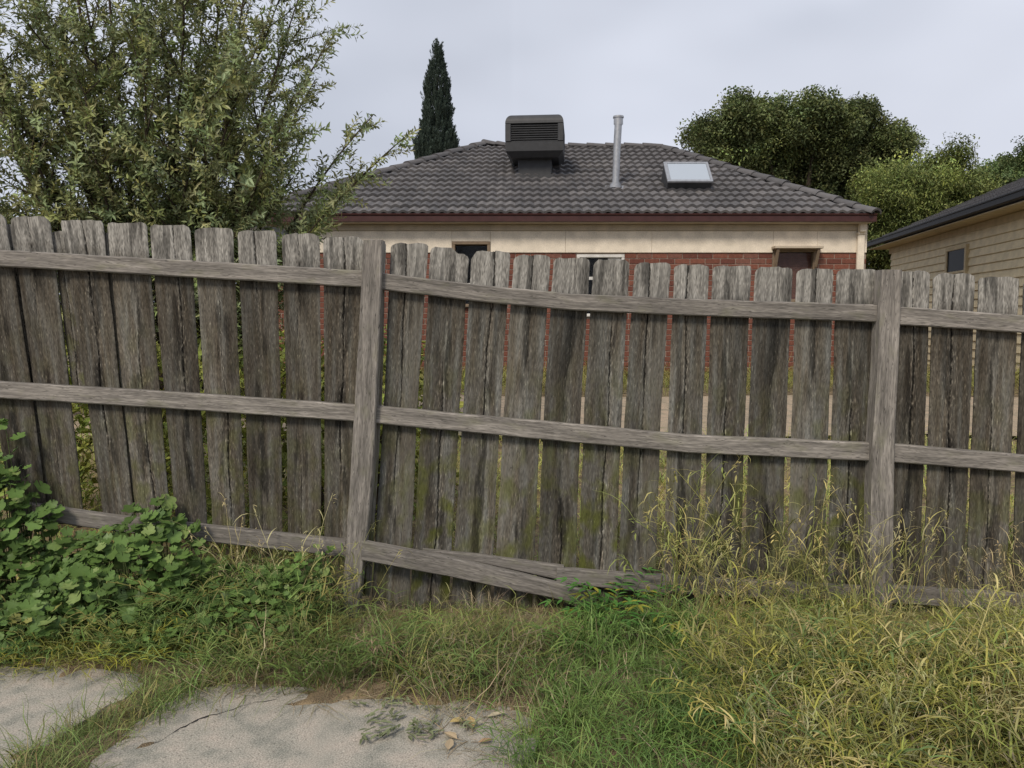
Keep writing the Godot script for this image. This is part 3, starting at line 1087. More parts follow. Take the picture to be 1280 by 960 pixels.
# ---------------------------------------------------------------- the weatherboard neighbour
func make_boarded_house() -> void:
	# its long wall runs away from the fence on the far right
	var p0 := at(1280, 238, 11.7)
	var p1 := at(1086, 308, 19.6)
	var eave_y := p0.y
	p1.y = eave_y
	var d := (p1 - p0).normalized()
	p0 -= d * 3.0
	var length := (p1 - p0).length()
	var side := Vector3(-d.z, 0, d.x)              # away from the brick house
	var house := thing("weatherboard_house", "cream weatherboard house with a charcoal gutter, its wall running away beyond the fence", "house", Vector3(p0.x, 0.2, p0.z))
	# local axes: x along the wall, y up, z into the house
	house.basis = Basis(d, Vector3.UP, d.cross(Vector3.UP))
	var into: float = signf(house.basis.z.dot(side))
	var ey := eave_y - 0.2
	var W := 0.42 * into
	var core := Shape.new()
	var inside := W + 5.0 * into
	core.box(Vector3(0.4, -0.4, minf(W, inside)), Vector3(length - 0.5, ey - 0.16, maxf(W, inside)))
	part("wall", core.mesh(), M.board_trim, house)
	var wall := house.get_child(0)
	var board := 0.150
	var n := int(ey / board)
	for k in n:
		var top := ey - 0.30 - k * board
		var s := Shape.new()
		var rot := Basis(Vector3.RIGHT, 0.17 * into)
		s.bevel_box(Vector3(0.38, -board - 0.012, -0.012), Vector3(length - 0.48, 0.0, 0.014), 0.003, Transform3D(rot, Vector3(rf(-0.01, 0.01), top, W - 0.012 * into)))
		part("weatherboard", s.mesh(), M.board, wall)
	# fascia board under the eave and the soffit
	boxed("fascia", Vector3(0.2, ey - 0.30, minf(W - 0.035 * into, W)), Vector3(length - 0.3, ey - 0.17, maxf(W - 0.035 * into, W)), M.board_trim, house, 0.005)
	boxed("soffit", Vector3(0.0, ey - 0.165, minf(0.0, W + 0.1 * into)), Vector3(length, ey - 0.145, maxf(0.0, W + 0.1 * into)), M.board_trim, house)
	# gutter
	var g := Shape.new()
	g.bevel_box(Vector3(0, ey - 0.115, minf(-0.09 * into, 0.03 * into)), Vector3(length, ey, maxf(-0.09 * into, 0.03 * into)), 0.012)
	g.bevel_box(Vector3(0, ey - 0.02, minf(-0.105 * into, -0.085 * into)), Vector3(length, ey + 0.012, maxf(-0.105 * into, -0.085 * into)), 0.006)
	part("gutter", g.mesh(), M.dark_gutter, house)
	# roof in courses of tiles, rising away from the wall
	var rise := tan(deg_to_rad(23.0))
	var rf_ := Shape.new()
	rf_.quad([Vector3(0, ey - 0.02, 0), Vector3(length, ey - 0.02, 0), Vector3(length, ey - 0.02 + 5.0 * rise, 5.0 * into), Vector3(0, ey - 0.02 + 5.0 * rise, 5.0 * into)], Vector3.UP)
	rf_.quad([Vector3(length - 0.1, ey - 0.02, 0), Vector3(length - 0.1, ey - 0.02, 5.4 * into), Vector3(length - 0.1, ey + 5 * rise, 5.4 * into), Vector3(length - 0.1, ey - 0.02, 0.01 * into)], Vector3(1, 0, 0))
	var roof := part("roof", rf_.mesh(), M.deck, house)
	for k in 15:
		var z0 := 0.33 * k - 0.03
		var t := Shape.new()
		var m := 90
		for i in m:
			var xa := length * i / m
			var xb := length * (i + 1) / m - 0.012
			var jit := rf(-0.004, 0.004)
			var ya := ey + z0 * rise + 0.05 + jit
			var yb := ey + (z0 + 0.36) * rise + 0.02 + jit
			t.quad([Vector3(xa, ya, z0 * into), Vector3(xb, ya, z0 * into), Vector3(xb, yb, (z0 + 0.36) * into), Vector3(xa, yb, (z0 + 0.36) * into)], Vector3.UP)
			t.quad([Vector3(xa, ya, z0 * into), Vector3(xb, ya, z0 * into), Vector3(xb, ya - 0.03, z0 * into), Vector3(xa, ya - 0.03, z0 * into)], Vector3(0, 0, -into))
		part("tile_course", t.mesh(), M.tile[k % 4], roof).set_meta("kind", "stuff")
	# a small sash window with a timber surround
	var wx := []
	for px in [1188.0, 1214.0]:
		# where the sight line meets the wall
		var q := at(px, 320, 1.0) - Vector3(0, EYE, 0)
		var wall_p := p0 + side * 0.42
		var t: float = (wall_p - Vector3.ZERO).dot(side) / Vector3(q.x, 0, q.z).dot(side)
		wx.append((Vector3(q.x * t, 0, q.z * t) - Vector3(p0.x, 0, p0.z)).dot(d))
	var w0: float = minf(wx[0], wx[1])
	var w1: float = maxf(wx[0], wx[1])
	var wt := ey - 0.52
	var wb := wt - 0.95
	var zf := W - 0.095 * into
	var fr := Shape.new()
	for e in [[w0, w1, wt - 0.05, wt + 0.02], [w0 - 0.02, w1 + 0.02, wb - 0.06, wb], [w0, w0 + 0.07, wb, wt - 0.05], [w1 - 0.07, w1, wb, wt - 0.05], [w0 + 0.07, w1 - 0.07, (wt + wb) * 0.5 - 0.02, (wt + wb) * 0.5 + 0.025]]:
		fr.bevel_box(Vector3(e[0], e[2], minf(zf, W)), Vector3(e[1], e[3], maxf(zf, W)), 0.004)
	var win := part("window", fr.mesh(), M.board_trim, house)
	boxed("pane", Vector3(w0 + 0.07, wb, minf(W - 0.072 * into, W - 0.066 * into)), Vector3(w1 - 0.07, wt - 0.05, maxf(W - 0.072 * into, W - 0.066 * into)), plain(0.2, Color(0.018, 0.018, 0.017), 0.12), win)

# ---------------------------------------------------------------- trees
func clump_mesh(r: float, leaf: float, count: int, wide: float) -> ArrayMesh:
	var s := Shape.new()
	for i in count:
		var p := Vector3(rf(-1, 1), rf(-0.7, 1), rf(-1, 1)) * r
		var a := Vector3(rf(-1, 1), rf(-0.6, 0.9), rf(-1, 1)).normalized()
		var g := rf(0.75, 1.25)
		s.leaf(p, a, Vector3(rf(-0.5, 0.5), 1, rf(-0.5, 0.5)).normalized(), leaf * rf(0.7, 1.2), leaf * wide * rf(0.8, 1.2), rf(0.2, 0.7), Color(g * rf(0.9, 1.15), g, g * rf(0.7, 1.1)))
	return s.mesh()

func crown(tree: Node3D, lobes: Array, meshes: Array, per: float, col: Color, vary: float, shell := 0.55) -> void:
	# lobes: [centre, radius, squash, brightness]; clumps are spread through the outer part of each
	var places := []
	var tints := []
	for m in meshes:
		places.append([])
		tints.append([])
	var all := []
	for l in lobes:
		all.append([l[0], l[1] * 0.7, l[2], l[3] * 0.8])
		for i in 9:                                  # smaller boughs standing out of each lobe
			var d := Vector3(rng.randfn(), rng.randfn() * 0.8 + 0.25, rng.randfn()).normalized()
			all.append([l[0] + d * l[1] * rf(0.6, 1.02) * Vector3(1, l[2], 1), l[1] * rf(0.16, 0.38), 1.0, l[3] * rf(0.75, 1.45)])
	for l in all:
		var c: Vector3 = l[0]
		var r: float = l[1]
		var n := int(per * r * r)
		for i in n:
			var d := Vector3(rng.randfn(), rng.randfn(), rng.randfn()).normalized()
			var rr := r * lerpf(shell, 1.0, sqrt(rng.randf())) * rf(0.88, 1.06)
			var p := c + d * rr * Vector3(1, l[2], 1)
			var k := rng.randi() % meshes.size()
			var b := Basis.from_euler(Vector3(rf(-0.6, 0.6), rf(0, TAU), rf(-0.6, 0.6))) * Basis.from_scale(Vector3.ONE * rf(0.75, 1.25))
			places[k].append(Transform3D(b, p))
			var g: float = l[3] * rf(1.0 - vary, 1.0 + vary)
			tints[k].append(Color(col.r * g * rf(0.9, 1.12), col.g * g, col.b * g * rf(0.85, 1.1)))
	for k in meshes.size():
		scatter("crown", meshes[k], M.far_leaf, places[k], tints[k], tree)

func trunk(tree: Node3D, foot: Vector3, top: Vector3, r: float, limbs: Array) -> void:
	var s := Shape.new()
	var pts := []
	var rad := []
	for i in 8:
		var f := i / 7.0
		pts.append(foot.lerp(top, f) + Vector3(sin(f * 5.0), 0, cos(f * 4.0)) * r * 0.5 - tree.position)
		rad.append(r * (1.25 - 0.8 * f))
	s.tube(pts, rad, 8)
	part("trunk", s.mesh(), M.bark, tree)
	for l in limbs:
		var a := foot.lerp(top, rf(0.35, 0.8))
		var t := Shape.new()
		var mid: Vector3 = a.lerp(l, 0.5) - Vector3.UP * 0.15 * (l - a).length() * 0.3
		t.tube([a - tree.position, mid - tree.position, l - tree.position], [r * 0.45, r * 0.3, r * 0.1], 6)
		part("limb", t.mesh(), M.bark, tree)

func make_far_trees() -> void:
	# the pencil cypress beyond the roof
	var d := 30.0
	var tip := at(547, 50, d)
	var foot := Vector3(at(542, 200, d).x, 0.4, -d)
	var cyp := thing("cypress_tree", "tall narrow dark blue-green cypress rising behind the tiled roof", "tree", foot)
	var cs := Shape.new()
	cs.tube([Vector3.ZERO, (tip - foot) * 0.5, (tip - foot) * 0.97], [0.22, 0.12, 0.02], 8)
	part("trunk", cs.mesh(), M.bark, cyp)
	var spray := Shape.new()
	for i in 26:
		var y := rf(0.0, 0.5)
		var a := rf(0, TAU)
		var g := rf(0.75, 1.2)
		spray.leaf(Vector3(cos(a), 0, sin(a)) * 0.05 * rf(0.2, 1.0) + Vector3.UP * y, Vector3(cos(a) * 0.38, 1.0, sin(a) * 0.38).normalized(), Vector3(cos(a), 0.3, sin(a)), rf(0.12, 0.22), 0.045, 0.0, Color(g, g, g))
	var sm := spray.mesh()
	var places := []
	var tints := []
	var hgt := tip.y - foot.y
	for i in 7600:
		var f := 1.0 - pow(rng.randf(), 0.62)         # 0 at the foot, 1 at the tip
		var y := f * hgt
		var prof := 1.32 * pow(1.0 - f, 0.62) * (0.62 + 0.38 * smoothstep(0.0, 0.35, f))
		prof = minf(prof, 1.1) * (1.0 + 0.10 * sin(f * 31.0) + 0.07 * sin(f * 57.0 + 2.0))
		var a := rf(0, TAU)
		var rr := prof * sqrt(rf(0.35, 1.0))
		if rng.randf() < 0.035: rr *= rf(1.05, 1.25)
		var lean := foot.lerp(tip, f)
		var p := Vector3(lean.x - foot.x + cos(a) * rr, y, lean.z - foot.z + sin(a) * rr)
		var b := Basis(Vector3(-sin(a), 0, cos(a)), -rf(0.0, 0.35)) * Basis(Vector3.UP, rf(0, TAU)) * Basis.from_scale(Vector3(1, rf(0.7, 1.15), 1) * lerpf(1.0, 0.5, f))
		places.append(Transform3D(b, p - Vector3.UP * 0.2))
		var g := rf(0.7, 1.3)
		tints.append(Color(0.050 * g, 0.072 * g, 0.056 * g))
	scatter("crown", sm, M.far_leaf, places, tints, cyp)

	# the big round tree behind the right end of the roof
	d = 27.0
	var c1 := [clump_mesh(0.30, 0.105, 56, 0.5), clump_mesh(0.26, 0.095, 56, 0.55)]
	var big := thing("broad_tree", "large round-headed dark green tree behind the right end of the tiled roof", "tree", Vector3(at(1000, 250, d).x, 0.4, -d))
	var lobes := []
	for l in [[870, 176, 0.55, 0.95], [893, 178, 0.75, 0.9], [925, 162, 0.95, 0.95], [952, 158, 0.85, 1.05], [985, 168, 1.1, 1.0], [1020, 165, 1.05, 0.95], [1052, 153, 0.9, 1.0], [1078, 160, 1.0, 0.85], [1096, 186, 0.9, 0.8], [1122, 192, 0.6, 0.9], [1040, 200, 1.3, 0.8], [975, 205, 1.3, 0.85], [930, 205, 1.0, 1.2], [900, 205, 0.8, 1.4], [1090, 225, 1.2, 0.8], [1000, 250, 1.5, 0.8], [1060, 260, 1.5, 0.8]]:
		lobes.append([at(l[0], l[1], d + rf(-1.3, 1.3)), l[2], 0.85, l[3]])
	var limbs := []
	for i in 6: limbs.append(lobes[1 + i * 2][0])
	trunk(big, big.position, at(1000, 190, d), 0.32, limbs)
	for l in lobes: l[0] -= big.position
	crown(big, lobes, c1, 230.0, Color(0.165, 0.205, 0.092), 0.45)

	# the lighter tree in the gap between the two houses
	d = 21.0
	var c2 := [clump_mesh(0.26, 0.085, 46, 0.36), clump_mesh(0.22, 0.08, 46, 0.36)]
	var gold := thing("light_green_tree", "yellowish green feathery tree between the tiled roof and the charcoal gutter", "tree", Vector3(at(1130, 300, d).x, 0.4, -d))
	lobes = []
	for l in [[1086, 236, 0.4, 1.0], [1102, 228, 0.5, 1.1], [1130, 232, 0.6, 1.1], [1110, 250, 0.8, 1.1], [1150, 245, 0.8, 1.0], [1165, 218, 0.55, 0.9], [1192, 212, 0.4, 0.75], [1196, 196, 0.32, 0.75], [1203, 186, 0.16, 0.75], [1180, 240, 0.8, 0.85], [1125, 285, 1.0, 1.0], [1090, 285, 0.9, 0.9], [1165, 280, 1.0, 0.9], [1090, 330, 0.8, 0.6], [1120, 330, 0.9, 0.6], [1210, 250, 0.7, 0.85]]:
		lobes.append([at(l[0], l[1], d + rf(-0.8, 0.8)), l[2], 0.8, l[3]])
	limbs = []
	for i in 5: limbs.append(lobes[i * 2 + 1][0])
	trunk(gold, gold.position, at(1140, 240, d), 0.16, limbs)
	for l in lobes: l[0] -= gold.position
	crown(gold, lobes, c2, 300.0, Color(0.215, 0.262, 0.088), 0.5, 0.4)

	# the dark tree over the neighbour's roof
	d = 30.0
	var dark := thing("dark_green_tree", "dark green tree showing above the roof of the cream weatherboard house", "tree", Vector3(at(1270, 260, d).x, 0.4, -d))
	lobes = []
	for l in [[1222, 232, 0.6, 0.9], [1245, 232, 0.9, 1.0], [1268, 222, 0.8, 0.9], [1286, 212, 0.9, 0.95], [1310, 215, 1.3, 0.9], [1225, 255, 0.9, 0.8], [1270, 255, 1.3, 0.8], [1345, 200, 1.4, 0.9]]:
		lobes.append([at(l[0], l[1], d + rf(-1, 1)), l[2], 0.8, l[3]])
	trunk(dark, dark.position, at(1280, 230, d), 0.25, [lobes[1][0], lobes[3][0], lobes[4][0]])
	for l in lobes: l[0] -= dark.position
	crown(dark, lobes, c1, 200.0, Color(0.13, 0.18, 0.07), 0.4, 0.4)

func sprig_mesh(n: int, length: float, leaf: float, wide: float) -> ArrayMesh:
	# a shoot along +y with leaves set round it
	var s := Shape.new()
	s.tint = Color(0.55, 0.42, 0.32)
	var pts := []
	var bend := Vector3(rf(-0.12, 0.12), 0, rf(-0.12, 0.12))
	for i in 4:
		var f := i / 3.0
		pts.append(Vector3.UP * length * f + bend * length * f * f)
	s.tube(pts, [0.0022, 0.0018, 0.0014, 0.0008], 3)
	for i in n:
		var f := (i + 0.6) / n
		var p := Vector3.UP * length * f + bend * length * f * f
		var a := i * 2.4 + rf(-0.5, 0.5)
		var o := Vector3(cos(a), 0, sin(a))
		var dir := (o * rf(0.6, 1.0) + Vector3.UP * rf(0.25, 0.9)).normalized()
		var g := rf(0.72, 1.28)
		s.leaf(p, dir, (Vector3.UP + o * rf(-0.6, 0.2)).normalized(), leaf * rf(0.75, 1.2), leaf * wide * rf(0.85, 1.2), rf(0.0, 0.6), Color(g * rf(0.9, 1.1), g, g * rf(0.8, 1.1)))
	return s.mesh()

func make_near_tree() -> void:
	var d := 5.6
	var foot := Vector3(at(195, 400, d).x, 0.02, -d)
	var tree := thing("shrubby_tree", "many-stemmed olive green tree with slender leafy shoots rising behind the left palings", "tree", foot)
	var sprigs := [sprig_mesh(16, 0.18, 0.050, 0.29), sprig_mesh(14, 0.15, 0.046, 0.31), sprig_mesh(18, 0.22, 0.052, 0.27)]
	var places := [[], [], []]
	var tints := [[], [], []]
	var twigs := Shape.new()
	var put := func(p: Vector3, dir: Vector3, glow: float) -> void:
		var k := rng.randi() % 3
		var y := dir.normalized()
		var x := y.cross(Vector3(rf(-1, 1), rf(-1, 1), rf(-1, 1))).normalized()
		var b := Basis(x, y, x.cross(y)) * Basis.from_scale(Vector3.ONE * rf(0.75, 1.2))
		places[k].append(Transform3D(b, p - foot))
		var g: float = glow * rf(0.7, 1.3)
		tints[k].append(Color(0.275 * g * rf(0.85, 1.1), 0.310 * g, 0.142 * g * rf(0.8, 1.2)))
	var ends := [[-190, 40, 5.2], [-120, -110, 5.9], [-60, -60, 5.0], [-20, -190, 5.5], [30, -80, 6.3], [62, -200, 5.6], [95, -60, 5.0], [130, -150, 5.3], [165, -60, 6.1], [190, -120, 5.6], [226, -40, 5.2], [258, -30, 6.0], [285, -60, 5.6], [308, -25, 5.2], [345, -10, 5.9], [378, 0, 5.6], [408, 40, 5.4], [398, 96, 6.0], [372, 120, 5.2], [468, 140, 5.6], [502, 176, 5.4], [452, 205, 5.8], [430, 250, 5.3], [400, 275, 5.1], [-140, 130, 5.1], [-90, 200, 5.3], [20, 190, 4.9], [340, 200, 5.0], [110, 120, 4.9], [250, 130, 4.9], [385, 165, 5.5], [362, 55, 5.9], [368, 225, 5.3], [60, 60, 5.1], [180, 60, 5.0], [300, 90, 5.0], [-30, 70, 5.0]]
	for e in ends:
		var tip := at(e[0], e[1], e[2])
		var start := foot + Vector3(rf(-0.16, 0.16), 0, rf(-0.12, 0.12))
		var low: bool = e[1] > 150.0
		var knee := start.lerp(tip, 0.5) + Vector3(-(tip.x - start.x) * 0.14, absf(tip.x - start.x) * (0.06 if low else -0.04) + 0.12, 0)
		var n := 16
		var pts := []
		var rad := []
		for i in n + 1:
			var f := float(i) / n
			var p := start.lerp(knee, f).lerp(knee.lerp(tip, f), f)
			p += Vector3(sin(f * 9.0 + e[0]), cos(f * 7.0 + e[1]), sin(f * 8.0 + e[1])) * 0.025 * f
			pts.append(p)
			rad.append(lerpf(0.034, 0.0035, pow(f, 0.7)))
		var s := Shape.new()
		var loc := []
		for p in pts: loc.append(p - foot)
		s.tube(loc, rad, 6)
		part("branch", s.mesh(), M.bark, tree)
		var lone: bool = e[0] > 365
		for i in range(5, n + 1):
			var f := float(i) / n
			var p: Vector3 = pts[i]
			var dir: Vector3 = (pts[i] - pts[i - 1]).normalized()
			var up := smoothstep(0.25, 0.5, f)
			# leafy shoots on the stem itself
			for k in (6 if lone else 4):
				if rng.randf() < up:
					var q: Vector3 = pts[i - 1].lerp(p, rng.randf())
					put.call(q, dir * 0.9 + Vector3(rf(-1, 1), rf(-0.9, 0.8), rf(-1, 1)) * 0.9, 1.0)
			# side branches
			var count := 1 if lone else 2
			if lone and f > 0.72: count = 0
			for k in count:
				if rng.randf() > up * 0.95 + 0.1: continue
				var o := Vector3(rf(-1, 1), rf(-0.5, 0.9), rf(-1, 1)).normalized()
				var bd := (dir * 0.7 + o * 1.0).normalized()
				var bl := rf(0.28, 0.68) * (1.15 - 0.6 * f)
				var bp := []
				var m := 5
				for j in m + 1:
					var g := float(j) / m
					bp.append(p + bd * bl * g + Vector3.UP * 0.06 * g * g)
				twigs.tube([bp[0] - foot, bp[2] - foot, bp[5] - foot], [0.006, 0.0045, 0.0015], 4)
				for j in m + 1:
					for r in (2 if rng.randf() < 0.38 else 1):
						put.call(bp[j], bd + Vector3(rf(-1, 1), rf(-0.7, 0.9), rf(-1, 1)) * 0.75, rf(0.85, 1.15))
	part("twigs", twigs.mesh(), M.bark, tree).set_meta("kind", "stuff")
	for k in 3:
		scatter("crown", sprigs[k], M.leaf, places[k], tints[k], tree)

# ---------------------------------------------------------------- the yard behind the fence
func make_yard() -> void:
	# a leafy shrub against the back of the left bay and a far hedge
	var sp := [sprig_mesh(12, 0.22, 0.075, 0.34), sprig_mesh(10, 0.18, 0.07, 0.36)]
	for bush in [["garden_shrub", "yellow-green leafy shrub glimpsed through the gaps of the left palings", "shrub", Vector3(-1.75, 0, -4.75), Vector3(1.35, 1.15, 0.5), 640, Color(0.26, 0.29, 0.07)],
			["hedge", "dull olive hedge below the crown of the many-stemmed tree", "hedge", Vector3(-5.6, 0.1, -8.6), Vector3(2.9, 2.42, 0.7), 3600, Color(0.135, 0.135, 0.055)]]:
		var o := thing(bush[0], bush[1], bush[2], bush[3])
		var st := Shape.new()
		var half: Vector3 = bush[4]
		for i in 9:
			var x := lerpf(-half.x, half.x, (i + 0.5) / 9.0)
			st.tube([Vector3(x, -0.05, 0), Vector3(x + rf(-0.1, 0.1), half.y * 0.5, rf(-0.1, 0.1)), Vector3(x + rf(-0.25, 0.25), half.y * 0.92, rf(-0.2, 0.2))], [0.02, 0.014, 0.004], 5)
		part("stem", st.mesh(), M.bark, o).set_meta("kind", "stuff")
		var pl := [[], []]
		var ti := [[], []]
		for i in bush[5]:
			var k: int = i % 2
			var y := half.y * pow(rng.randf(), 0.8)
			var squeeze := 1.0 - 0.35 * pow(y / half.y, 3.0)
			var p := Vector3(rf(-1, 1) * half.x, y * (0.92 + 0.08 * sin(i * 0.37)), rf(-1, 1) * half.z * squeeze)
			pl[k].append(Transform3D(Basis.from_euler(Vector3(rf(-1.1, 1.1), rf(0, TAU), rf(-1.1, 1.1))) * Basis.from_scale(Vector3.ONE * rf(0.8, 1.4)), p))
			var g := rf(0.6, 1.4)
			var c: Color = bush[6]
			ti[k].append(Color(c.r * g * rf(0.9, 1.1), c.g * g, c.b * g))
		for k in 2:
			scatter("foliage", sp[k], M.leaf, pl[k], ti[k], o)
	# a pale garden umbrella whose top just clears the palings
	var top := at(331, 283, 5.6)
	var um := thing("garden_umbrella", "pale domed garden umbrella just showing over the paling tops below the tree", "umbrella", Vector3(top.x, 0.25, top.z))
	var hgt := top.y - 0.25
	var po := Shape.new()
	po.tube([Vector3.ZERO, Vector3(0, hgt * 0.5, 0), Vector3(0, hgt + 0.006, 0)], [0.022, 0.02, 0.012], 10)
	part("pole", po.mesh(), M.white, um)
	for k in 10:
		var a0 := TAU * k / 10.0
		var a1 := TAU * (k + 1) / 10.0 - 0.02
		var pn := Shape.new()
		var rows := []
		for i in 6:
			var f := i / 5.0
			var r := 0.30 * sin(f * 1.25)
			var yy := hgt - 0.22 * (1.0 - cos(f * 1.25))
			var row := []
			for a in [a0, (a0 + a1) * 0.5, a1]:
				var sag := 0.012 * f if a == (a0 + a1) * 0.5 else 0.0
				row.append(pn.put(Vector3(cos(a) * r, yy - sag, sin(a) * r), Vector3(cos(a) * f, 1.2 - f, sin(a) * f).normalized()))
			rows.append(row)
		for i in 5:
			for j in 2:
				pn.tri(rows[i][j], rows[i + 1][j], rows[i + 1][j + 1])
				pn.tri(rows[i][j], rows[i + 1][j + 1], rows[i][j + 1])
		part("canopy_panel", pn.mesh(), M.canvas, um)
		var rb := Shape.new()
		var line := []
		var rr := []
		for i in 6:
			var f := i / 5.0
			line.append(Vector3(cos(a0) * 0.30 * sin(f * 1.25), hgt - 0.22 * (1.0 - cos(f * 1.25)) - 0.008, sin(a0) * 0.30 * sin(f * 1.25)))
			rr.append(0.005)
		rb.tube(line, rr, 4)
		part("rib", rb.mesh(), M.timber, um)

# ---------------------------------------------------------------- the fence
func paling_mesh(top: Array, mid: Array, low: Array, kind: int, flip: bool, notch: Array, origin: Vector3) -> ArrayMesh:
	# top/mid/low: [left px, right px, y px]; the paling runs through all three
	var lo := []
	for p in [top, mid, low]:
		lo.append([at(p[0], p[2], FENCE), at(p[1], p[2], FENCE)])
	var height: float = lo[0][0].y - lo[2][0].y
	var vm: float = (lo[0][0].y - lo[1][0].y) / height
	var width: float = lo[0][1].x - lo[0][0].x
	var nv := 26
	var thick := 0.014
	var bulge := rf(0.0004, 0.0022)
	var twist := rf(-0.006, 0.006)
	var bow := rf(-0.006, 0.008)
	var ph := rf(0, 20)
	var corner := rf(0.016, 0.030)
	var s := Shape.new()
	# across: edge, rounding, field, split, field, rounding, edge
	var us := [0.0, 0.035, 0.14, 0.28, -1.0, -2.0, -3.0, -4.0, -5.0, 0.72, 0.86, 0.965, 1.0]
	var nu := us.size()
	var grid := PackedVector3Array()
	var uvs := PackedVector2Array()
	for j in nv + 1:
		var v := float(j) / nv
		v = v * v * 0.25 + v * 0.75                # more rows near the cut top
		var l: Vector3
		var r: Vector3
		if v < vm:
			l = lo[0][0].lerp(lo[1][0], v / vm)
			r = lo[0][1].lerp(lo[1][1], v / vm)
		else:
			l = lo[1][0].lerp(lo[2][0], (v - vm) / (1.0 - vm))
			r = lo[1][1].lerp(lo[2][1], (v - vm) / (1.0 - vm))
		l.x += 0.0009 * sin(v * 23.0 + ph) + 0.0005 * sin(v * 51.0 + ph * 2.0)
		r.x += 0.0009 * sin(v * 19.0 + ph * 1.7) + 0.0005 * sin(v * 47.0 + ph)
		var tv := v
		var ck := crack_at(kind, tv)
		var co := crack_open(kind, tv)
		if flip: ck = 1.0 - ck
		var cw := 0.006 + 0.016 * co
		for i in nu:
			var u: float = us[i]
			match i:
				4: u = ck - cw * 2.6
				5: u = ck - cw
				6: u = ck
				7: u = ck + cw
				8: u = ck + cw * 2.6
			u = clampf(u, 0.0, 1.0)
			var p := l.lerp(r, u)
			# each half swells a little between the split and the edge; the split is a real groove
			var f := (u / ck) if u < ck else ((1.0 - u) / (1.0 - ck))
			var z := bulge * sin(PI * clampf(f, 0.0, 1.0)) + twist * (u - 0.5) * (1.0 - 2.0 * v) + bow * sin(PI * v)
			if i == 0 or i == nu - 1: z -= 0.004
			if i == 6: z -= 0.008 * co
			if i == 5 or i == 7: z -= 0.0006 * co
			# the clipped top corners and any broken-off corner
			var drop := 0.0
			var e := minf(u, 1.0 - u) * width
			if e < corner: drop = corner - sqrt(maxf(0.0, corner * corner - (corner - e) * (corner - e)))
			drop = minf(drop, corner * 0.85)
			drop += 0.0025 * sin(u * 17.0 + ph) + 0.0015 * sin(u * 41.0 + ph * 3.0)
			if i == 6: drop += 0.004 * co
			if notch.size() and u > notch[0] and u < notch[1]: drop += notch[2]
			p.y -= drop * pow(1.0 - v, 9.0)
			p.z += z
			grid.append(p - origin)
			var tu := 1.0 - u if flip else u
			uvs.append(Vector2((kind + clampf(tu, 0.02, 0.98)) / KINDS, clampf(tv, 0.004, 0.996)))
	# front, smooth
	for j in nv + 1:
		for i in nu:
			var a := grid[j * nu + mini(i + 1, nu - 1)] - grid[j * nu + maxi(i - 1, 0)]
			var b := grid[mini(j + 1, nv) * nu + i] - grid[maxi(j - 1, 0) * nu + i]
			var nn := b.cross(a).normalized()
			if nn.z < 0.0: nn = -nn
			s.put(grid[j * nu + i], nn, uvs[j * nu + i])
	for j in nv:
		for i in nu - 1:
			var a := j * nu + i
			s.tri(a, a + 1, a + nu + 1)
			s.tri(a, a + nu + 1, a + nu)
	# edges, top, foot and back
	var backs := []                                # the back is a little narrower than the face
	for i in nu:
		backs.append(Vector3(0.0045 * (1.0 - 2.0 * i / (nu - 1.0)), 0, -thick))
	for j in nv:
		for e in [[0, Vector3.LEFT], [nu - 1, Vector3.RIGHT]]:
			var p := grid[j * nu + e[0]]
			var q := grid[(j + 1) * nu + e[0]]
			var t0 := uvs[j * nu + e[0]]
			var t1 := uvs[(j + 1) * nu + e[0]]
			s.quad([p, q, q + backs[e[0]], p + backs[e[0]]], e[1], [t0, t1, t1, t0])
	for i in nu - 1:
		for e in [[0, Vector3.UP], [nv, Vector3.DOWN]]:
			var p := grid[e[0] * nu + i]
			var q := grid[e[0] * nu + i + 1]
			s.quad([p, q, q + backs[i + 1], p + backs[i]], e[1], [uvs[e[0] * nu + i], uvs[e[0] * nu + i + 1], uvs[e[0] * nu + i + 1], uvs[e[0] * nu + i]])
	for j in nv:
		s.quad([grid[j * nu] + backs[0], grid[j * nu + nu - 1] + backs[nu - 1], grid[(j + 1) * nu + nu - 1] + backs[nu - 1], grid[(j + 1) * nu] + backs[0]], Vector3.FORWARD, [uvs[j * nu], uvs[j * nu + nu - 1], uvs[(j + 1) * nu + nu - 1], uvs[(j + 1) * nu]])
	return s.mesh()

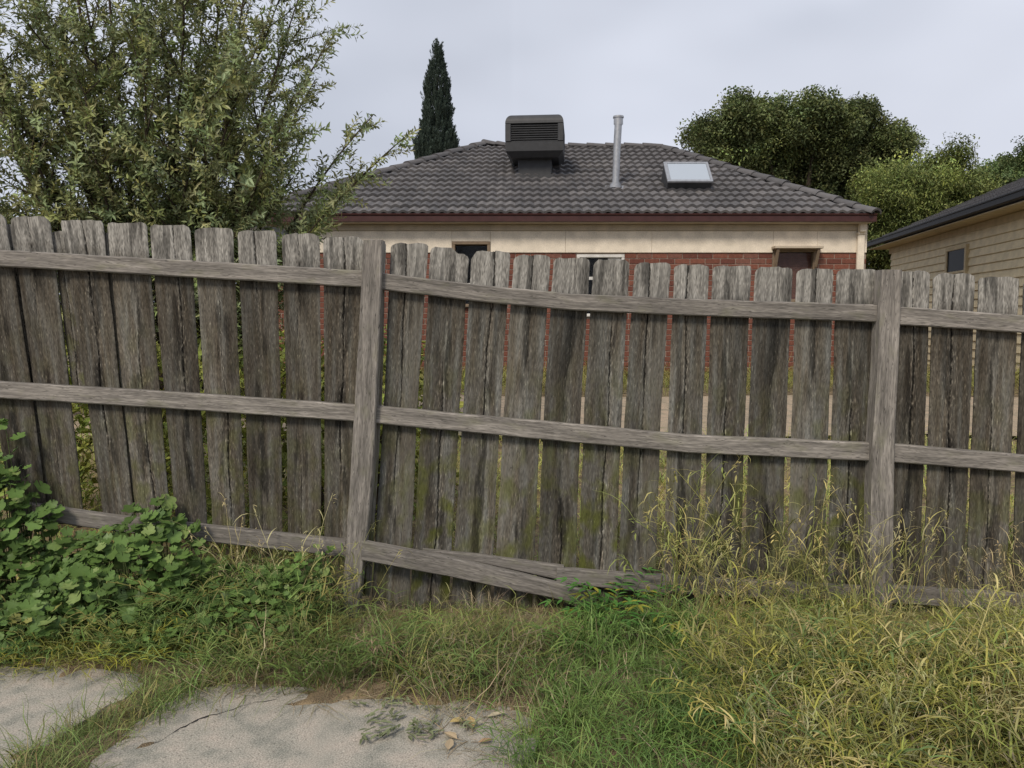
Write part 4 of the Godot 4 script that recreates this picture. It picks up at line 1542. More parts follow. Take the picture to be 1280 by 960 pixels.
func bar_mesh(line: Array, front_d: float, depth: float, strip: int, origin: Vector3, upright := false) -> ArrayMesh:
	# line: [px, py of one long edge, py (or px) of the other] along the bar; front_d: distance of its front face
	var s := Shape.new()
	var pts := []
	for i in line.size():
		var a: Vector3
		var b: Vector3
		if upright:
			a = at(line[i][0], line[i][2], front_d)
			b = at(line[i][1], line[i][2], front_d)
		else:
			a = at(line[i][0], line[i][1], front_d)
			b = at(line[i][0], line[i][2], front_d)
		pts.append([a, b])
	# finer steps
	var rows := []
	var total := 0.0
	for i in pts.size() - 1:
		total += (pts[i + 1][0] - pts[i][0]).length()
	var run := 0.0
	var ph := rf(0, 30)
	for i in pts.size() - 1:
		var n := maxi(2, int((pts[i + 1][0] - pts[i][0]).length() / 0.09))
		for k in n + (1 if i == pts.size() - 2 else 0):
			var f := float(k) / n
			var a: Vector3 = pts[i][0].lerp(pts[i + 1][0], f)
			var b: Vector3 = pts[i][1].lerp(pts[i + 1][1], f)
			var t: float = (run + (pts[i + 1][0] - pts[i][0]).length() * f)
			var w := (b - a).normalized()
			a += w * (0.0006 * sin(t * 31.0 + ph) + 0.0005 * sin(t * 83.0 + ph))
			b += w * (0.0006 * sin(t * 27.0 + ph * 2.0) + 0.0005 * sin(t * 71.0 + ph))
			var z := 0.0006 * sin(t * 17.0 + ph)
			rows.append([a + Vector3(0, 0, z), b + Vector3(0, 0, z), t])
		run += (pts[i + 1][0] - pts[i][0]).length()
	var c := 0.005
	var prev := []
	var uoff := rf(0, 0.5)
	for r in rows:
		var a: Vector3 = r[0] - origin
		var b: Vector3 = r[1] - origin
		var w := (b - a).normalized()
		var bk := Vector3(0, 0, -depth)
		# section: front face, chamfers, sides, back
		var sec := [a + w * c, b - w * c, b + Vector3(0, 0, -c), b + bk, a + bk, a + Vector3(0, 0, -c)]
		var u: float = uoff + r[2] / 2.4
		if prev.size():
			var outs := [Vector3.BACK, w + Vector3.BACK, w, Vector3.FORWARD, -w, -w + Vector3.BACK]
			for k in 6:
				var k2 := (k + 1) % 6
				var st: int = [strip, strip, strip + 1, strip + 2, strip + 3, strip][k]
				var v0: float = (st % 8 + [0.08, 0.92, 0.1, 0.1, 0.9, 0.04][k]) / 8.0
				var v1: float = (st % 8 + [0.92, 0.96, 0.9, 0.9, 0.1, 0.08][k]) / 8.0
				s.quad([prev[0][k], prev[0][k2], sec[k2], sec[k]], outs[k], [Vector2(prev[1], v0), Vector2(prev[1], v1), Vector2(u, v1), Vector2(u, v0)])
		else:
			s.quad([sec[0], sec[1], sec[3], sec[4]], pts[0][0] - pts[1][0], [Vector2(u, 0.02), Vector2(u, 0.10), Vector2(u + 0.02, 0.10), Vector2(u + 0.02, 0.02)])
		prev = [sec, u]
	var e: Array = prev[0]
	s.quad([e[0], e[1], e[3], e[4]], pts[pts.size() - 1][0] - pts[0][0], [Vector2(0.1, 0.02), Vector2(0.1, 0.10), Vector2(0.12, 0.10), Vector2(0.12, 0.02)])
	return s.mesh()

func make_fence() -> void:
	var o := Vector3(0, 0, -FENCE)
	var fence := thing("paling_fence", "weathered grey timber paling fence with sagging rails and leaning boards", "fence", o)
	# [top left, top right, top y, middle left, middle right, middle y, foot left, foot right, foot y, kind]
	var boards := [
		[-96, -46, 263, -72, -24, 477, -44, 0, 660, 3], [-44, 7, 268, -14, 37, 477, 14, 61, 655, 1], [12, 62, 271, 40, 86, 477, 64, 106, 655, 4],
		[74, 129, 275, 105, 150, 477, 129, 169, 655, 0], [132, 184, 278, 151, 199, 477, 171, 214, 664, 2], [186, 238, 281, 203, 250, 480, 220, 261, 672, 3], [241, 292, 285, 254, 301, 485, 266, 308, 678, 5],
		[295, 346, 288, 304, 351, 487, 312, 354, 684, 1], [351, 400, 292, 356, 402, 490, 359, 402, 690, 4], [404, 455, 296, 405, 450, 492, 405, 447, 697, 0], [457, 482, 300, 452, 478, 495, 448, 463, 745, 7],
		[488, 535, 304, 480, 522, 500, 464, 511, 756, 6], [538, 586, 309, 528, 575, 502, 512, 560, 762, 8], [589, 638, 314, 579, 626, 508, 563, 612, 766, 9], [642, 688, 319, 630, 676, 512, 616, 665, 770, 7],
		[692, 738, 322, 680, 726, 515, 669, 718, 772, 10], [742, 787, 325, 730, 777, 520, 721, 768, 774, 11], [793, 839, 328, 781, 826, 525, 771, 818, 776, 6], [843, 887, 331, 835, 878, 530, 827, 871, 777, 9],
		[891, 939, 332, 884, 931, 535, 878, 924, 778, 8], [944, 991, 334, 936, 983, 540, 930, 976, 778, 10], [996, 1042, 336, 989, 1035, 544, 982, 1028, 778, 7], [1046, 1096, 336, 1040, 1088, 546, 1034, 1085, 777, 8], [1099, 1110, 337, 1092, 1108, 548, 1088, 1104, 777, 5],
		[1113, 1163, 339, 1108, 1156, 550, 1102, 1148, 776, 3], [1168, 1219, 342, 1160, 1211, 555, 1153, 1203, 778, 0], [1225, 1275, 346, 1215, 1265, 560, 1207, 1257, 780, 2], [1281, 1331, 349, 1272, 1322, 563, 1264, 1313, 782, 4], [1337, 1386, 352, 1328, 1377, 566, 1320, 1368, 784, 1]]
	var n := 0
	for b in boards:
		if n < 9:                                     # the left bay has dried out: wider gaps
			for i in [0, 3, 6]:
				b[i] += 1
				b[i + 1] -= 1
		var notch := []
		if n == 12: notch = [0.62, 1.01, 0.028]       # the right half has broken off lower
		if n == 13: notch = [-0.01, 0.10, 0.022]
		var m := paling_mesh([b[0], b[1], b[2]], [b[3], b[4], b[5]], [b[6], b[7], b[8]], b[9], n % 3 == 1, notch, o)
		var p := part("paling", m, M.paling, fence)
		if n == 12: p.set_meta("label", "paling whose right half is broken off lower at the top")
		n += 1
	# lapped boards nailed behind the wide gaps of the left bay
	for b in [[60, 84, 288, 84, 106, 470, 90, 108, 500, 2], [126, 140, 290, 146, 158, 470, 158, 172, 640, 5], [-2, 14, 280, 28, 42, 470, 50, 66, 640, 0]]:
		var m := paling_mesh([b[0], b[1], b[2]], [b[3], b[4], b[5]], [b[6], b[7], b[8]], b[9], false, [], o)
		part("backing_paling", m, M.paling, fence, Transform3D(Basis.IDENTITY, Vector3(0, 0, -0.022)))
	# rails
	var fd := FENCE - 0.042
	var rails := [
		[[[-110, 306, 326], [0, 312, 333], [230, 325, 346], [452, 338, 359]], 0.036, 0], [[[-110, 469, 490], [0, 477, 498], [230, 491, 512], [445, 506, 527]], 0.036, 1], [[[30, 629, 648], [130, 644, 663], [280, 660, 680], [432, 676, 697]], 0.036, 4],
		[[[476, 341, 362], [600, 356, 377], [715, 367, 388], [850, 373, 394], [1104, 381, 403]], 0.036, 2], [[[464, 507, 529], [590, 519, 541], [715, 530, 553], [860, 544, 566], [1096, 554, 577]], 0.036, 3],
		[[[1124, 383, 406], [1280, 394, 416], [1400, 402, 424]], 0.036, 6], [[[1116, 555, 578], [1280, 569, 591], [1400, 579, 601]], 0.036, 0],
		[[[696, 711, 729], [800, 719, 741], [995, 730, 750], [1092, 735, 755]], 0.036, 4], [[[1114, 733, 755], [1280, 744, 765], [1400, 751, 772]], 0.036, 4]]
	for r in rails:
		part("rail", bar_mesh(r[0], fd, r[1], r[2], o), M.rail, fence)
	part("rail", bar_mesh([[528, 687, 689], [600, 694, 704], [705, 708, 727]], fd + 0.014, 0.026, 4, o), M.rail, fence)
	var loose := part("rail", bar_mesh([[452, 677, 701], [560, 697, 721], [650, 718, 740], [746, 742, 760]], fd - 0.05, 0.034, 2, o), M.rail, fence)
	loose.set_meta("label", "loose bottom rail hanging down from the post into the weeds")
	# posts: [left px, right px, py]
	for p in [[[[454, 478, 300], [448, 474, 420], [438, 466, 590], [431, 455, 700], [424, 446, 775]], 5], [[[1103, 1128, 337], [1098, 1124, 450], [1091, 1119, 560], [1088, 1117, 700], [1086, 1115, 790]], 3]]:
		var post := part("post", bar_mesh(p[0], FENCE - 0.075, 0.072, p[1], o, true), M.rail, fence)

# ---------------------------------------------------------------- plants in front of the fence
func lobed_leaf(lobes: int, depth: float, cup: float) -> ArrayMesh:
	# a broad palmate leaf lying in the xz plane, stalk end at the origin, tip along +z; radius about 1
	var s := Shape.new()
	var n := 30
	var c := Vector3(0, 0.0, 0.35)
	s.tint = Color(1.25, 1.22, 1.1)
	var mid := s.put(c, Vector3.UP)
	var ring := []
	for i in n + 1:
		var f := float(i) / n
		var a := PI * 0.12 + f * TAU * 0.94 - PI * 0.12 + PI * 0.06
		var r := 0.78 * (1.0 - depth + depth * pow(absf(cos(f * PI * lobes)), 0.8)) * (0.75 + 0.3 * sin(f * PI)) * (1.0 + 0.05 * sin(f * 90.0))
		var p := c + Vector3(-sin(a) * r, 0, -cos(a) * r)
		p.y = cup * r * r + 0.07 * cos(f * TAU * lobes) * r + 0.05 * sin(f * 29.0)
		var vein := pow(absf(cos(f * PI * lobes)), 6.0)
		s.tint = Color.WHITE.lerp(Color(1.2, 1.18, 1.05), vein) * rf(0.78, 1.05)
		ring.append(s.put(p, Vector3(p.x * -0.35, 1, (p.z - 0.35) * -0.35 + 0.1 * sin(f * 40)).normalized()))
	for i in n:
		s.tri(mid, ring[i], ring[i + 1])
	return s.mesh()

func make_creeper() -> void:
	var plant := thing("broadleaf_creeper", "sprawling broad-leaved green creeper heaped against the foot of the left palings", "creeper", Vector3(-1.6, 0, -3.1))
	var meshes := [lobed_leaf(5, 0.20, 0.25), lobed_leaf(5, 0.28, 0.10), lobed_leaf(3, 0.24, -0.15), lobed_leaf(7, 0.14, 0.3)]
	var mats := []
	for c in [Color(0.135, 0.225, 0.066), Color(0.175, 0.265, 0.082), Color(0.090, 0.160, 0.048), Color(0.220, 0.300, 0.095), Color(0.28, 0.29, 0.08)]:
		var m := mottled(0.5, c, M.mottle, 9.0)
		m.vertex_color_use_as_albedo = true
		m.cull_mode = BaseMaterial3D.CULL_DISABLED
		m.backlight_enabled = true
		m.backlight = Color(0.45, 0.45, 0.45)
		mats.append(m)
	var stems := Shape.new()
	stems.tint = Color(0.10, 0.13, 0.05)
	var pl := [[], []]
	var ti := [[], []]
	var made := 0
	for i in 2500:
		var x := rf(-2.4, -0.78) if rng.randf() > 0.12 else rf(-2.4, -1.7)
		var back := pow(rng.randf(), 0.7)            # 0 at the front of the heap, 1 at the palings
		var z := lerpf(-2.80, -3.33, back)
		var wall := 0.28 + 0.25 * smoothstep(-0.8, -1.8, x) + 0.24 * smoothstep(-1.75, -2.2, x)
		var top := lerpf(0.15, wall, pow(back, 1.4))
		var y := top * (0.2 + 0.8 * sqrt(rng.randf())) * (0.92 + 0.22 * sin(x * 9.0 + z * 5.0))
		var p := Vector3(x, y, z)
		var yaw := rf(-1.3, 1.3)
		var tilt := rf(0.15, 1.0)
		var size := (rf(0.024, 0.054) if rng.randf() < 0.8 else rf(0.050, 0.078)) * (0.66 + 0.26 * back) * (1.0 - 0.4 * smoothstep(-1.5, -0.8, x))
		# leaves look outwards and up from the heap
		var b := Basis(Vector3.UP, yaw) * Basis(Vector3.RIGHT, tilt) * Basis(Vector3.BACK, rf(-0.4, 0.4)) * Basis.from_scale(Vector3.ONE * size)
		var near := y > top * 0.62 or back < 0.35
		if made < 285 and near and i % 2 == 0:
			var k := rng.randi() % 4
			if y > top * 0.8 and rng.randf() < 0.4: k = 3
			if back < 0.2 and rng.randf() < 0.4: k = 4
			part("leaf", meshes[rng.randi() % 4], mats[k], plant, Transform3D(b, p - plant.position))
			made += 1
		else:
			var k: int = i % 2
			pl[k].append(Transform3D(b * Basis.from_scale(Vector3.ONE * 0.9), p - plant.position))
			var g := rf(0.55, 1.2)
			ti[k].append(Color(0.115 * g, 0.195 * g, 0.05 * g))
		if i % 4 == 0:
			var q := p - plant.position
			var r := Vector3(q.x + rf(-0.08, 0.08), 0.0, q.z - rf(0.0, 0.08))
			stems.tube([r, r.lerp(q, 0.6) + Vector3(0, 0.03, 0), q], [0.0028, 0.0022, 0.0014], 4)
	for k in 2:
		scatter("small_leaves", meshes[k], M.leaf, pl[k], ti[k], plant)
	part("stalks", stems.mesh(), M.grass, plant).set_meta("kind", "stuff")

	# the ferny weed in front of the loose rail's end
	var root := Vector3(at(775, 790, 3.18).x, 0.0, -3.18)
	var weed := thing("ferny_weed", "bright green ferny weed growing at the end of the loose bottom rail", "weed", root)
	for i in 22:
		var yaw := rf(0, TAU)
		var length := rf(0.14, 0.27)
		var pts := []
		var ang := rf(0.15, 0.75)
		var p := Vector3(rf(-0.03, 0.03), 0, rf(-0.03, 0.03))
		for j in 7:
			pts.append(p)
			p += (Vector3(sin(yaw) * sin(ang), cos(ang), cos(yaw) * sin(ang))) * length / 5.0
			ang += rf(0.16, 0.30)
		var s := Shape.new()
		s.tint = Color(0.10, 0.16, 0.045)
		s.tube([pts[0], pts[3], pts[6]], [0.002, 0.0016, 0.0008], 3)
		for j in range(2, 7):
			var dir: Vector3 = (pts[j] - pts[j - 1]).normalized()
			var side := dir.cross(Vector3.UP).normalized()
			var g := rf(0.8, 1.25)
			var c := Color(0.075 * g, 0.185 * g, 0.04 * g) if rng.randf() < 0.85 else Color(0.26, 0.26, 0.04)
			for q in [-1.0, 1.0]:
				s.leaf(pts[j], (side * q + dir * 0.6).normalized(), Vector3.UP, 0.055 * rf(0.8, 1.2), 0.016, 0.3, c)
			if j == 6: s.leaf(pts[j], dir, Vector3.UP, 0.06, 0.018, 0.4, c)
		part("frond", s.mesh(), M.grass, weed)

func blade(s: Shape, root: Vector3, yaw: float, length: float, width: float, lean: float, curl: float, c0: Color, c1: Color, segs := 6, wander := 0.0) -> void:
	var pts := []
	var ws := []
	var p := root
	var a := lean
	var y := yaw
	for i in segs + 1:
		var f := float(i) / segs
		pts.append(p)
		ws.append(width * (0.7 + 0.6 * f) if f < 0.4 else width * maxf(0.06, (1.0 - pow((f - 0.4) / 0.6, 1.6))))
		p += Vector3(sin(y) * sin(a), cos(a), cos(y) * sin(a)) * length / segs
		if p.y < 0.004: p.y = 0.004 + rf(0, 0.004)
		a += curl / segs
		y += wander * rf(-1, 1)
	s.ribbon(pts, ws, Vector3(cos(yaw), rf(-0.25, 0.25), -sin(yaw)).normalized(), c0, c1)

func tuft(style: String) -> ArrayMesh:
	var s := Shape.new()
	var one := Color(1, 1, 1)
	match style:
		"tussock":
			for i in 20:
				var g := rf(0.7, 1.25)
				blade(s, Vector3(rf(-0.03, 0.03), 0, rf(-0.03, 0.03)), rf(0, TAU), rf(0.09, 0.21), rf(0.0035, 0.0062), rf(0.05, 0.7), rf(0.5, 1.9), Color(g * 1.2, g, g * 0.9), Color(g, g, g), 6, 0.12)
		"tangle":
			for i in 18:
				var g := rf(0.65, 1.3)
				var dry := rng.randf() < 0.3
				var c := Color(g * 1.6, g * 1.25, g * 1.5) if dry else Color(g, g, g)
				blade(s, Vector3(rf(-0.06, 0.06), rf(0, 0.03), rf(-0.06, 0.06)), rf(0, TAU), rf(0.10, 0.26), rf(0.002, 0.0042), rf(0.1, 1.0), rf(0.6, 2.6), c * one, c, 7, 0.45)
		"short":
			for i in 22:
				var g := rf(0.65, 1.3)
				blade(s, Vector3(rf(-0.05, 0.05), 0, rf(-0.05, 0.05)), rf(0, TAU), rf(0.03, 0.085), rf(0.002, 0.0036), rf(0.1, 1.0), rf(0.2, 1.6), Color(g * 1.15, g, g), Color(g, g, g), 4, 0.2)
		"straw":
			for i in 20:
				var g := rf(0.55, 1.25)
				blade(s, Vector3(rf(-0.07, 0.07), rf(0, 0.015), rf(-0.07, 0.07)), rf(0, TAU), rf(0.06, 0.20), rf(0.0012, 0.0026), rf(0.9, 1.5), rf(-0.4, 1.4), Color(g, g, g), Color(g * 1.1, g * 1.05, g), 6, 0.55)
		"leafy":
			# arching runners with short broad leaves set alternately
			for i in 5:
				var yaw := rf(0, TAU)
				var a := rf(0.05, 0.7)
				var p := Vector3(rf(-0.03, 0.03), 0, rf(-0.03, 0.03))
				var n := 10
				var step := rf(0.018, 0.030)
				var pts := [p]
				for j in n:
					p += Vector3(sin(yaw) * sin(a), cos(a), cos(yaw) * sin(a)) * step
					a += rf(0.02, 0.22)
					yaw += rf(-0.3, 0.3)
					pts.append(p)
					var g := rf(0.7, 1.35)
					var dry := rng.randf() < 0.16
					var c := Color(g * 1.45, g * 1.12, g * 1.2) if dry else Color(g, g, g * rf(0.8, 1.1))
					blade(s, p, yaw + (1.2 if j % 2 else -1.2) + rf(-0.6, 0.6), rf(0.040, 0.085), rf(0.0028, 0.0052), a * 0.5 + rf(0.2, 0.7), rf(0.4, 1.8), c * one, c, 4, 0.15)
				var r := []
				for j in pts.size(): r.append(0.0013)
				s.tint = Color(1.5, 1.1, 1.1)
				s.tube(pts, r, 3)
				s.tint = one
		"stalk":
			# thin curling seed stalks with nodding heads
			for i in 5:
				var yaw := rf(0, TAU)
				var a := rf(0.0, 0.3)
				var p := Vector3(rf(-0.04, 0.04), 0, rf(-0.04, 0.04))
				var pts := [p]
				var r := [0.0014]
				var n := 9
				var step := rf(0.03, 0.055)
				for j in n:
					p += Vector3(sin(yaw) * sin(a), cos(a), cos(yaw) * sin(a)) * step
					a += rf(-0.03, 0.16)
					yaw += rf(-0.5, 0.5)
					pts.append(p)
					r.append(lerpf(0.0014, 0.0007, j / 8.0))
					if j > 2 and rng.randf() < 0.55:
						var g := rf(0.8, 1.3)
						blade(s, p, yaw + rf(-2.5, 2.5), rf(0.05, 0.14), rf(0.002, 0.005), rf(0.3, 1.0), rf(0.8, 2.6), Color(g, g, g), Color(g * 1.1, g * 1.1, g), 5, 0.4)
				s.tube(pts, r, 3)
				for j in 7:
					var g := rf(0.8, 1.3)
					s.leaf(p - Vector3(0, j * 0.006, 0), Vector3(rf(-1, 1), rf(-0.6, 1), rf(-1, 1)).normalized(), Vector3.UP, 0.018, 0.005, 0.4, Color(g * 1.1, g, g))
	return s.mesh()

func zone(px: Array) -> PackedVector2Array:
	var z := PackedVector2Array()
	for p in px:
		z.append(floor_at(p[0], p[1]))
	return z

func sow(parent: Node3D, called: String, ring: PackedVector2Array, styles: Array, density: float, cols: Array, size: Array, low := -1.0) -> void:
	# tufts of several styles over a patch of ground; colours are drawn from cols
	var lo := Vector2(INF, INF)
	var hi := Vector2(-INF, -INF)
	for p in ring:
		lo = lo.min(p)
		hi = hi.max(p)
	var n := int(density * (hi.x - lo.x) * (hi.y - lo.y))
	var patch := FastNoiseLite.new()
	patch.frequency = 1.6
	patch.seed = rng.randi() % 1000
	var meshes := []
	for st in styles:
		for k in 2: meshes.append(tuft(st))
	var places := []
	var tints := []
	for m in meshes:
		places.append([])
		tints.append([])
	for i in n:
		var p := Vector2(rf(lo.x, hi.x), rf(lo.y, hi.y))
		if not Geometry2D.is_point_in_polygon(p, ring): continue
		var t := patch.get_noise_2d(p.x, p.y)
		if t < -0.42 and rng.randf() < 0.6: continue
		var k := rng.randi() % meshes.size()
		var sc := rf(size[0], size[1]) * (1.0 + 0.35 * t)
		if low >= 0.0: sc *= clampf((1.27 + 0.358 * p.y + low) / 0.24, 0.4, 1.35)      # trodden and shaded low beside the fence
		var b := Basis(Vector3.UP, rf(0, TAU)) * Basis(Vector3.RIGHT, rf(-0.2, 0.2)) * Basis.from_scale(Vector3(sc, sc * rf(0.85, 1.2), sc))
		places[k].append(Transform3D(b, Vector3(p.x, ground_y(p.x, p.y) - 0.004, p.y)))
		var c: Color = cols[rng.randi() % cols.size()]
		var g := rf(0.75, 1.25) * (1.0 + 0.3 * t)
		tints[k].append(Color(c.r * g * rf(0.9, 1.1), c.g * g, c.b * g))
	for k in meshes.size():
		if places[k].size():
			scatter(called, meshes[k], M.grass, places[k], tints[k], parent)

func make_grass() -> void:
	var green := [Color(0.125, 0.215, 0.050), Color(0.165, 0.270, 0.065), Color(0.095, 0.170, 0.042), Color(0.20, 0.28, 0.085)]
	var olive := [Color(0.150, 0.185, 0.058), Color(0.185, 0.205, 0.066), Color(0.120, 0.165, 0.052), Color(0.24, 0.22, 0.09)]
	var yellow := [Color(0.27, 0.28, 0.060), Color(0.34, 0.325, 0.085), Color(0.19, 0.23, 0.055), Color(0.42, 0.38, 0.16)]
	var straw := [Color(0.44, 0.375, 0.235), Color(0.36, 0.30, 0.19), Color(0.52, 0.45, 0.30), Color(0.26, 0.21, 0.13)]
	var g1 := thing("leafy_grass", "", "")
	tag(g1, "tangled leafy grass below the left bottom rail beside the concrete", "grass", "", "stuff")
	var zb := zone([[140, 770], [398, 770], [405, 800], [432, 846], [250, 846], [170, 825]])
	var fresh := [Color(0.150, 0.230, 0.058), Color(0.195, 0.265, 0.075), Color(0.115, 0.185, 0.05), Color(0.26, 0.26, 0.08)]
	sow(g1, "grass", zb, ["leafy", "tangle"], 420.0, fresh + olive, [0.7, 1.1])
	sow(g1, "grass", zone([[200, 770], [408, 770], [400, 800], [200, 800]]), ["leafy"], 300.0, fresh, [0.9, 1.4])
	sow(g1, "grass", zone([[-120, 770], [180, 770], [240, 832], [60, 834], [-120, 846]]), ["leafy", "tangle"], 260.0, fresh, [0.7, 1.1])
	sow(g1, "grass", zone([[-60, 812], [270, 812], [250, 836], [60, 842], [-60, 848]]), ["leafy", "straw"], 260.0, [Color(0.34, 0.33, 0.05), Color(0.27, 0.28, 0.06)], [0.5, 0.85])
	sow(g1, "grass", zone([[-80, 768], [420, 768], [420, 790], [-80, 800]]), ["leafy", "tangle"], 120.0, fresh + olive, [1.2, 1.7])
	var g2 := thing("matted_grass", "", "")
	tag(g2, "low matted half-dry grass between the concrete and the loose rail", "grass", "", "stuff")
	sow(g2, "grass", zone([[400, 768], [760, 768], [700, 805], [655, 884], [430, 868], [240, 860]]), ["short", "tangle", "short", "leafy"], 560.0, fresh + olive + [Color(0.26, 0.21, 0.13)], [0.55, 1.0], 0.0)
	sow(g2, "grass", zone([[470, 800], [620, 800], [640, 850], [600, 868], [480, 858]]), ["short", "tangle"], 300.0, green + olive, [0.7, 1.1], 0.0)
	sow(g2, "straw", zone([[380, 772], [830, 772], [730, 812], [690, 960], [640, 965], [590, 935], [540, 884], [430, 874], [260, 862], [300, 830]]), ["straw"], 330.0, straw, [0.7, 1.1], 0.0)
	sow(g2, "straw", zone([[-80, 830], [230, 830], [190, 850], [-80, 860]]), ["straw"], 260.0, straw, [0.6, 1.0])
	sow(g2, "straw", zone([[455, 762], [745, 764], [740, 786], [450, 786]]), ["straw", "short", "tangle"], 620.0, straw + olive, [0.45, 0.75])
	var g3 := thing("green_grass", "", "")
	tag(g3, "lush bright green grass clump in front of the ferny weed", "grass", "", "stuff")
	sow(g3, "grass", zone([[745, 775], [890, 785], [930, 860], [960, 1040], [610, 1040], [645, 940], [668, 880], [695, 815]]), ["tussock", "leafy", "tangle", "tussock"], 430.0, green, [0.6, 1.05])
	sow(g3, "grass", zone([[720, 800], [900, 800], [950, 900], [950, 1000], [700, 1000]]), ["tangle", "straw"], 110.0, olive + straw, [0.6, 0.9])
	var g4 := thing("yellow_grass", "", "")
	tag(g4, "tall tangled yellowish grass along the foot of the right palings", "grass", "", "stuff")
	sow(g4, "grass", zone([[800, 768], [1420, 768], [1460, 1040], [935, 1040], [900, 860], [850, 790]]), ["leafy", "tangle", "tangle"], 520.0, yellow + yellow + olive, [0.65, 1.1], 0.0)
	sow(g4, "grass", zone([[940, 766], [1110, 766], [1110, 800], [960, 810]]), ["leafy", "tangle"], 200.0, yellow + olive, [1.0, 1.5], 0.06)
	sow(g4, "grass", zone([[1110, 768], [1420, 768], [1430, 810], [1110, 810]]), ["leafy", "tangle"], 120.0, yellow + olive, [0.8, 1.2], 0.0)
	sow(g4, "straw", zone([[840, 775], [1420, 775], [1440, 1040], [1000, 1040], [880, 830]]), ["tangle", "straw"], 150.0, straw, [0.6, 0.9], 0.0)
	sow(g4, "seed_heads", zone([[860, 790], [1420, 775], [1440, 1040], [980, 1040]]), ["stalk"], 65.0, [Color(0.38, 0.37, 0.12), Color(0.36, 0.33, 0.16)], [0.5, 0.75], 0.0)
	var g5 := thing("seed_stalks", "", "")
	tag(g5, "straw-coloured dry seed stalks curling up before the right bay of the fence", "grass", "", "stuff")
	sow(g5, "stalks", zone([[830, 766], [1110, 766], [1110, 785], [830, 785]]), ["stalk"], 150.0, [Color(0.46, 0.41, 0.16), Color(0.40, 0.34, 0.18), Color(0.32, 0.34, 0.10)], [0.9, 1.5])
	sow(g5, "stalks", zone([[960, 766], [1095, 766], [1095, 790], [960, 790]]), ["stalk", "tangle"], 150.0, [Color(0.46, 0.42, 0.16), Color(0.40, 0.35, 0.17), Color(0.32, 0.34, 0.10)], [0.7, 1.1])
	sow(g5, "stalks", zone([[1110, 766], [1400, 766], [1400, 790], [1110, 790]]), ["stalk"], 60.0, [Color(0.44, 0.41, 0.15), Color(0.40, 0.34, 0.18)], [0.6, 1.0])
	sow(g5, "stalks", zone([[250, 768], [460, 768], [460, 800], [250, 800]]), ["stalk"], 80.0, [Color(0.40, 0.40, 0.15), Color(0.38, 0.34, 0.18)], [0.6, 1.0])
	var g6 := thing("joint_grass", "", "")
	tag(g6, "short grass filling the joint between the two concrete slabs", "grass", "", "stuff")
	sow(g6, "grass", zone([[150, 836], [290, 846], [250, 872], [200, 898], [140, 945], [80, 1010], [-70, 1010], [20, 955], [100, 905], [165, 868]]), ["short", "tangle", "short"], 1400.0, fresh + olive, [0.5, 0.85])
	# the yard behind, seen only through the gaps
	var g7 := thing("yard_grass", "", "")
	tag(g7, "yellow-green lawn of the yard behind the fence", "grass", "", "stuff")
	var yard := PackedVector2Array([Vector2(-4.0, -3.55), Vector2(4.5, -3.55), Vector2(7.0, -7.2), Vector2(-6.0, -7.2)])
	sow(g7, "grass", yard, ["tangle", "short"], 46.0, [Color(0.38, 0.40, 0.10), Color(0.46, 0.44, 0.14), Color(0.28, 0.37, 0.09)], [1.0, 1.8])
	sow(g7, "grass", PackedVector2Array([Vector2(-6.0, -9.6), Vector2(8.0, -9.6), Vector2(8.0, -12.6), Vector2(-6.0, -12.6)]), ["tangle"], 30.0, [Color(0.22, 0.24, 0.06), Color(0.26, 0.24, 0.08)], [1.2, 2.0])

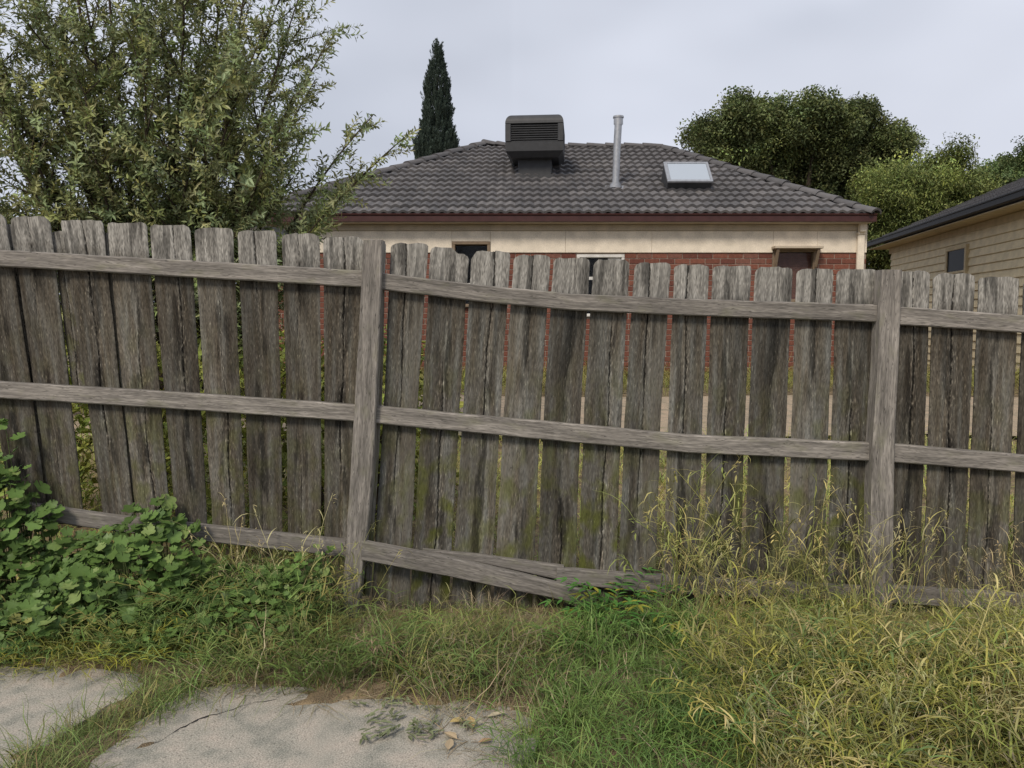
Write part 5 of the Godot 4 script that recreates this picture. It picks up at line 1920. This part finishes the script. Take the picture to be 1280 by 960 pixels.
# ---------------------------------------------------------------- litter on the concrete
func make_litter() -> void:
	var spot := func(px: float, py: float) -> Vector3:
		var p := floor_at(px, py)
		return Vector3(p.x, 0.011, p.y)
	# a wilted pulled weed
	var w: Vector3 = spot.call(515, 912)
	var weed := thing("wilted_weed", "wilted grey-green weed lying on the concrete edge near the dry leaves", "weed", w)
	for i in 26:
		var s := Shape.new()
		var yaw := rf(0, TAU)
		var from := Vector3(rf(-0.15, 0.15), 0.004, rf(-0.11, 0.07))
		var g := rf(0.7, 1.2)
		for j in 5:
			var yy := yaw + rf(-0.5, 0.5)
			s.leaf(from + Vector3(sin(yaw), 0.0, cos(yaw)) * j * 0.014 + Vector3(0, rf(0.002, 0.02), 0), Vector3(sin(yy), rf(0.0, 0.3), cos(yy)).normalized(), Vector3.UP, rf(0.02, 0.042), rf(0.007, 0.013), 0.25, Color(0.19 * g, 0.215 * g, 0.115 * g))
		part("leaf_cluster", s.mesh(), M.grass, weed)
	# fallen leaves, each its own
	var spots := [[583, 906, "curled yellow fallen leaf nearest the wilted weed"], [590, 918, "larger amber fallen leaf on the pale concrete corner"], [572, 930, "tan fallen leaf lying flat at the concrete corner"], [597, 934, "brown-tipped fallen leaf beside the bright green grass edge"], [608, 902, "small pale fallen leaf at the edge of the green grass"], [560, 944, "curled straw fallen leaf closest to the picture's bottom edge"]]
	var tones := [Color(0.48, 0.37, 0.16), Color(0.44, 0.33, 0.15), Color(0.42, 0.33, 0.21), Color(0.34, 0.23, 0.13), Color(0.46, 0.40, 0.28), Color(0.40, 0.32, 0.21)]
	for i in spots.size():
		var p: Vector3 = spot.call(spots[i][0], spots[i][1])
		var s := Shape.new()
		var yaw := rf(0, TAU)
		var dir := Vector3(sin(yaw), 0.18, cos(yaw)).normalized()
		s.leaf(Vector3.ZERO, dir, Vector3.UP, rf(0.05, 0.075), rf(0.022, 0.032), 0.1, tones[i])
		s.tint = tones[i] * 0.6
		s.tube([-dir * 0.02 + Vector3(0, 0.006, 0), Vector3(0, 0.001, 0)], [0.001, 0.0014], 3)
		var leaf := part("fallen_leaf", s.mesh(), M.grass, self, Transform3D(Basis.IDENTITY, p + Vector3(0, 0.004, 0)))
		tag(leaf, spots[i][2], "leaf", "dry leaves on the concrete corner")
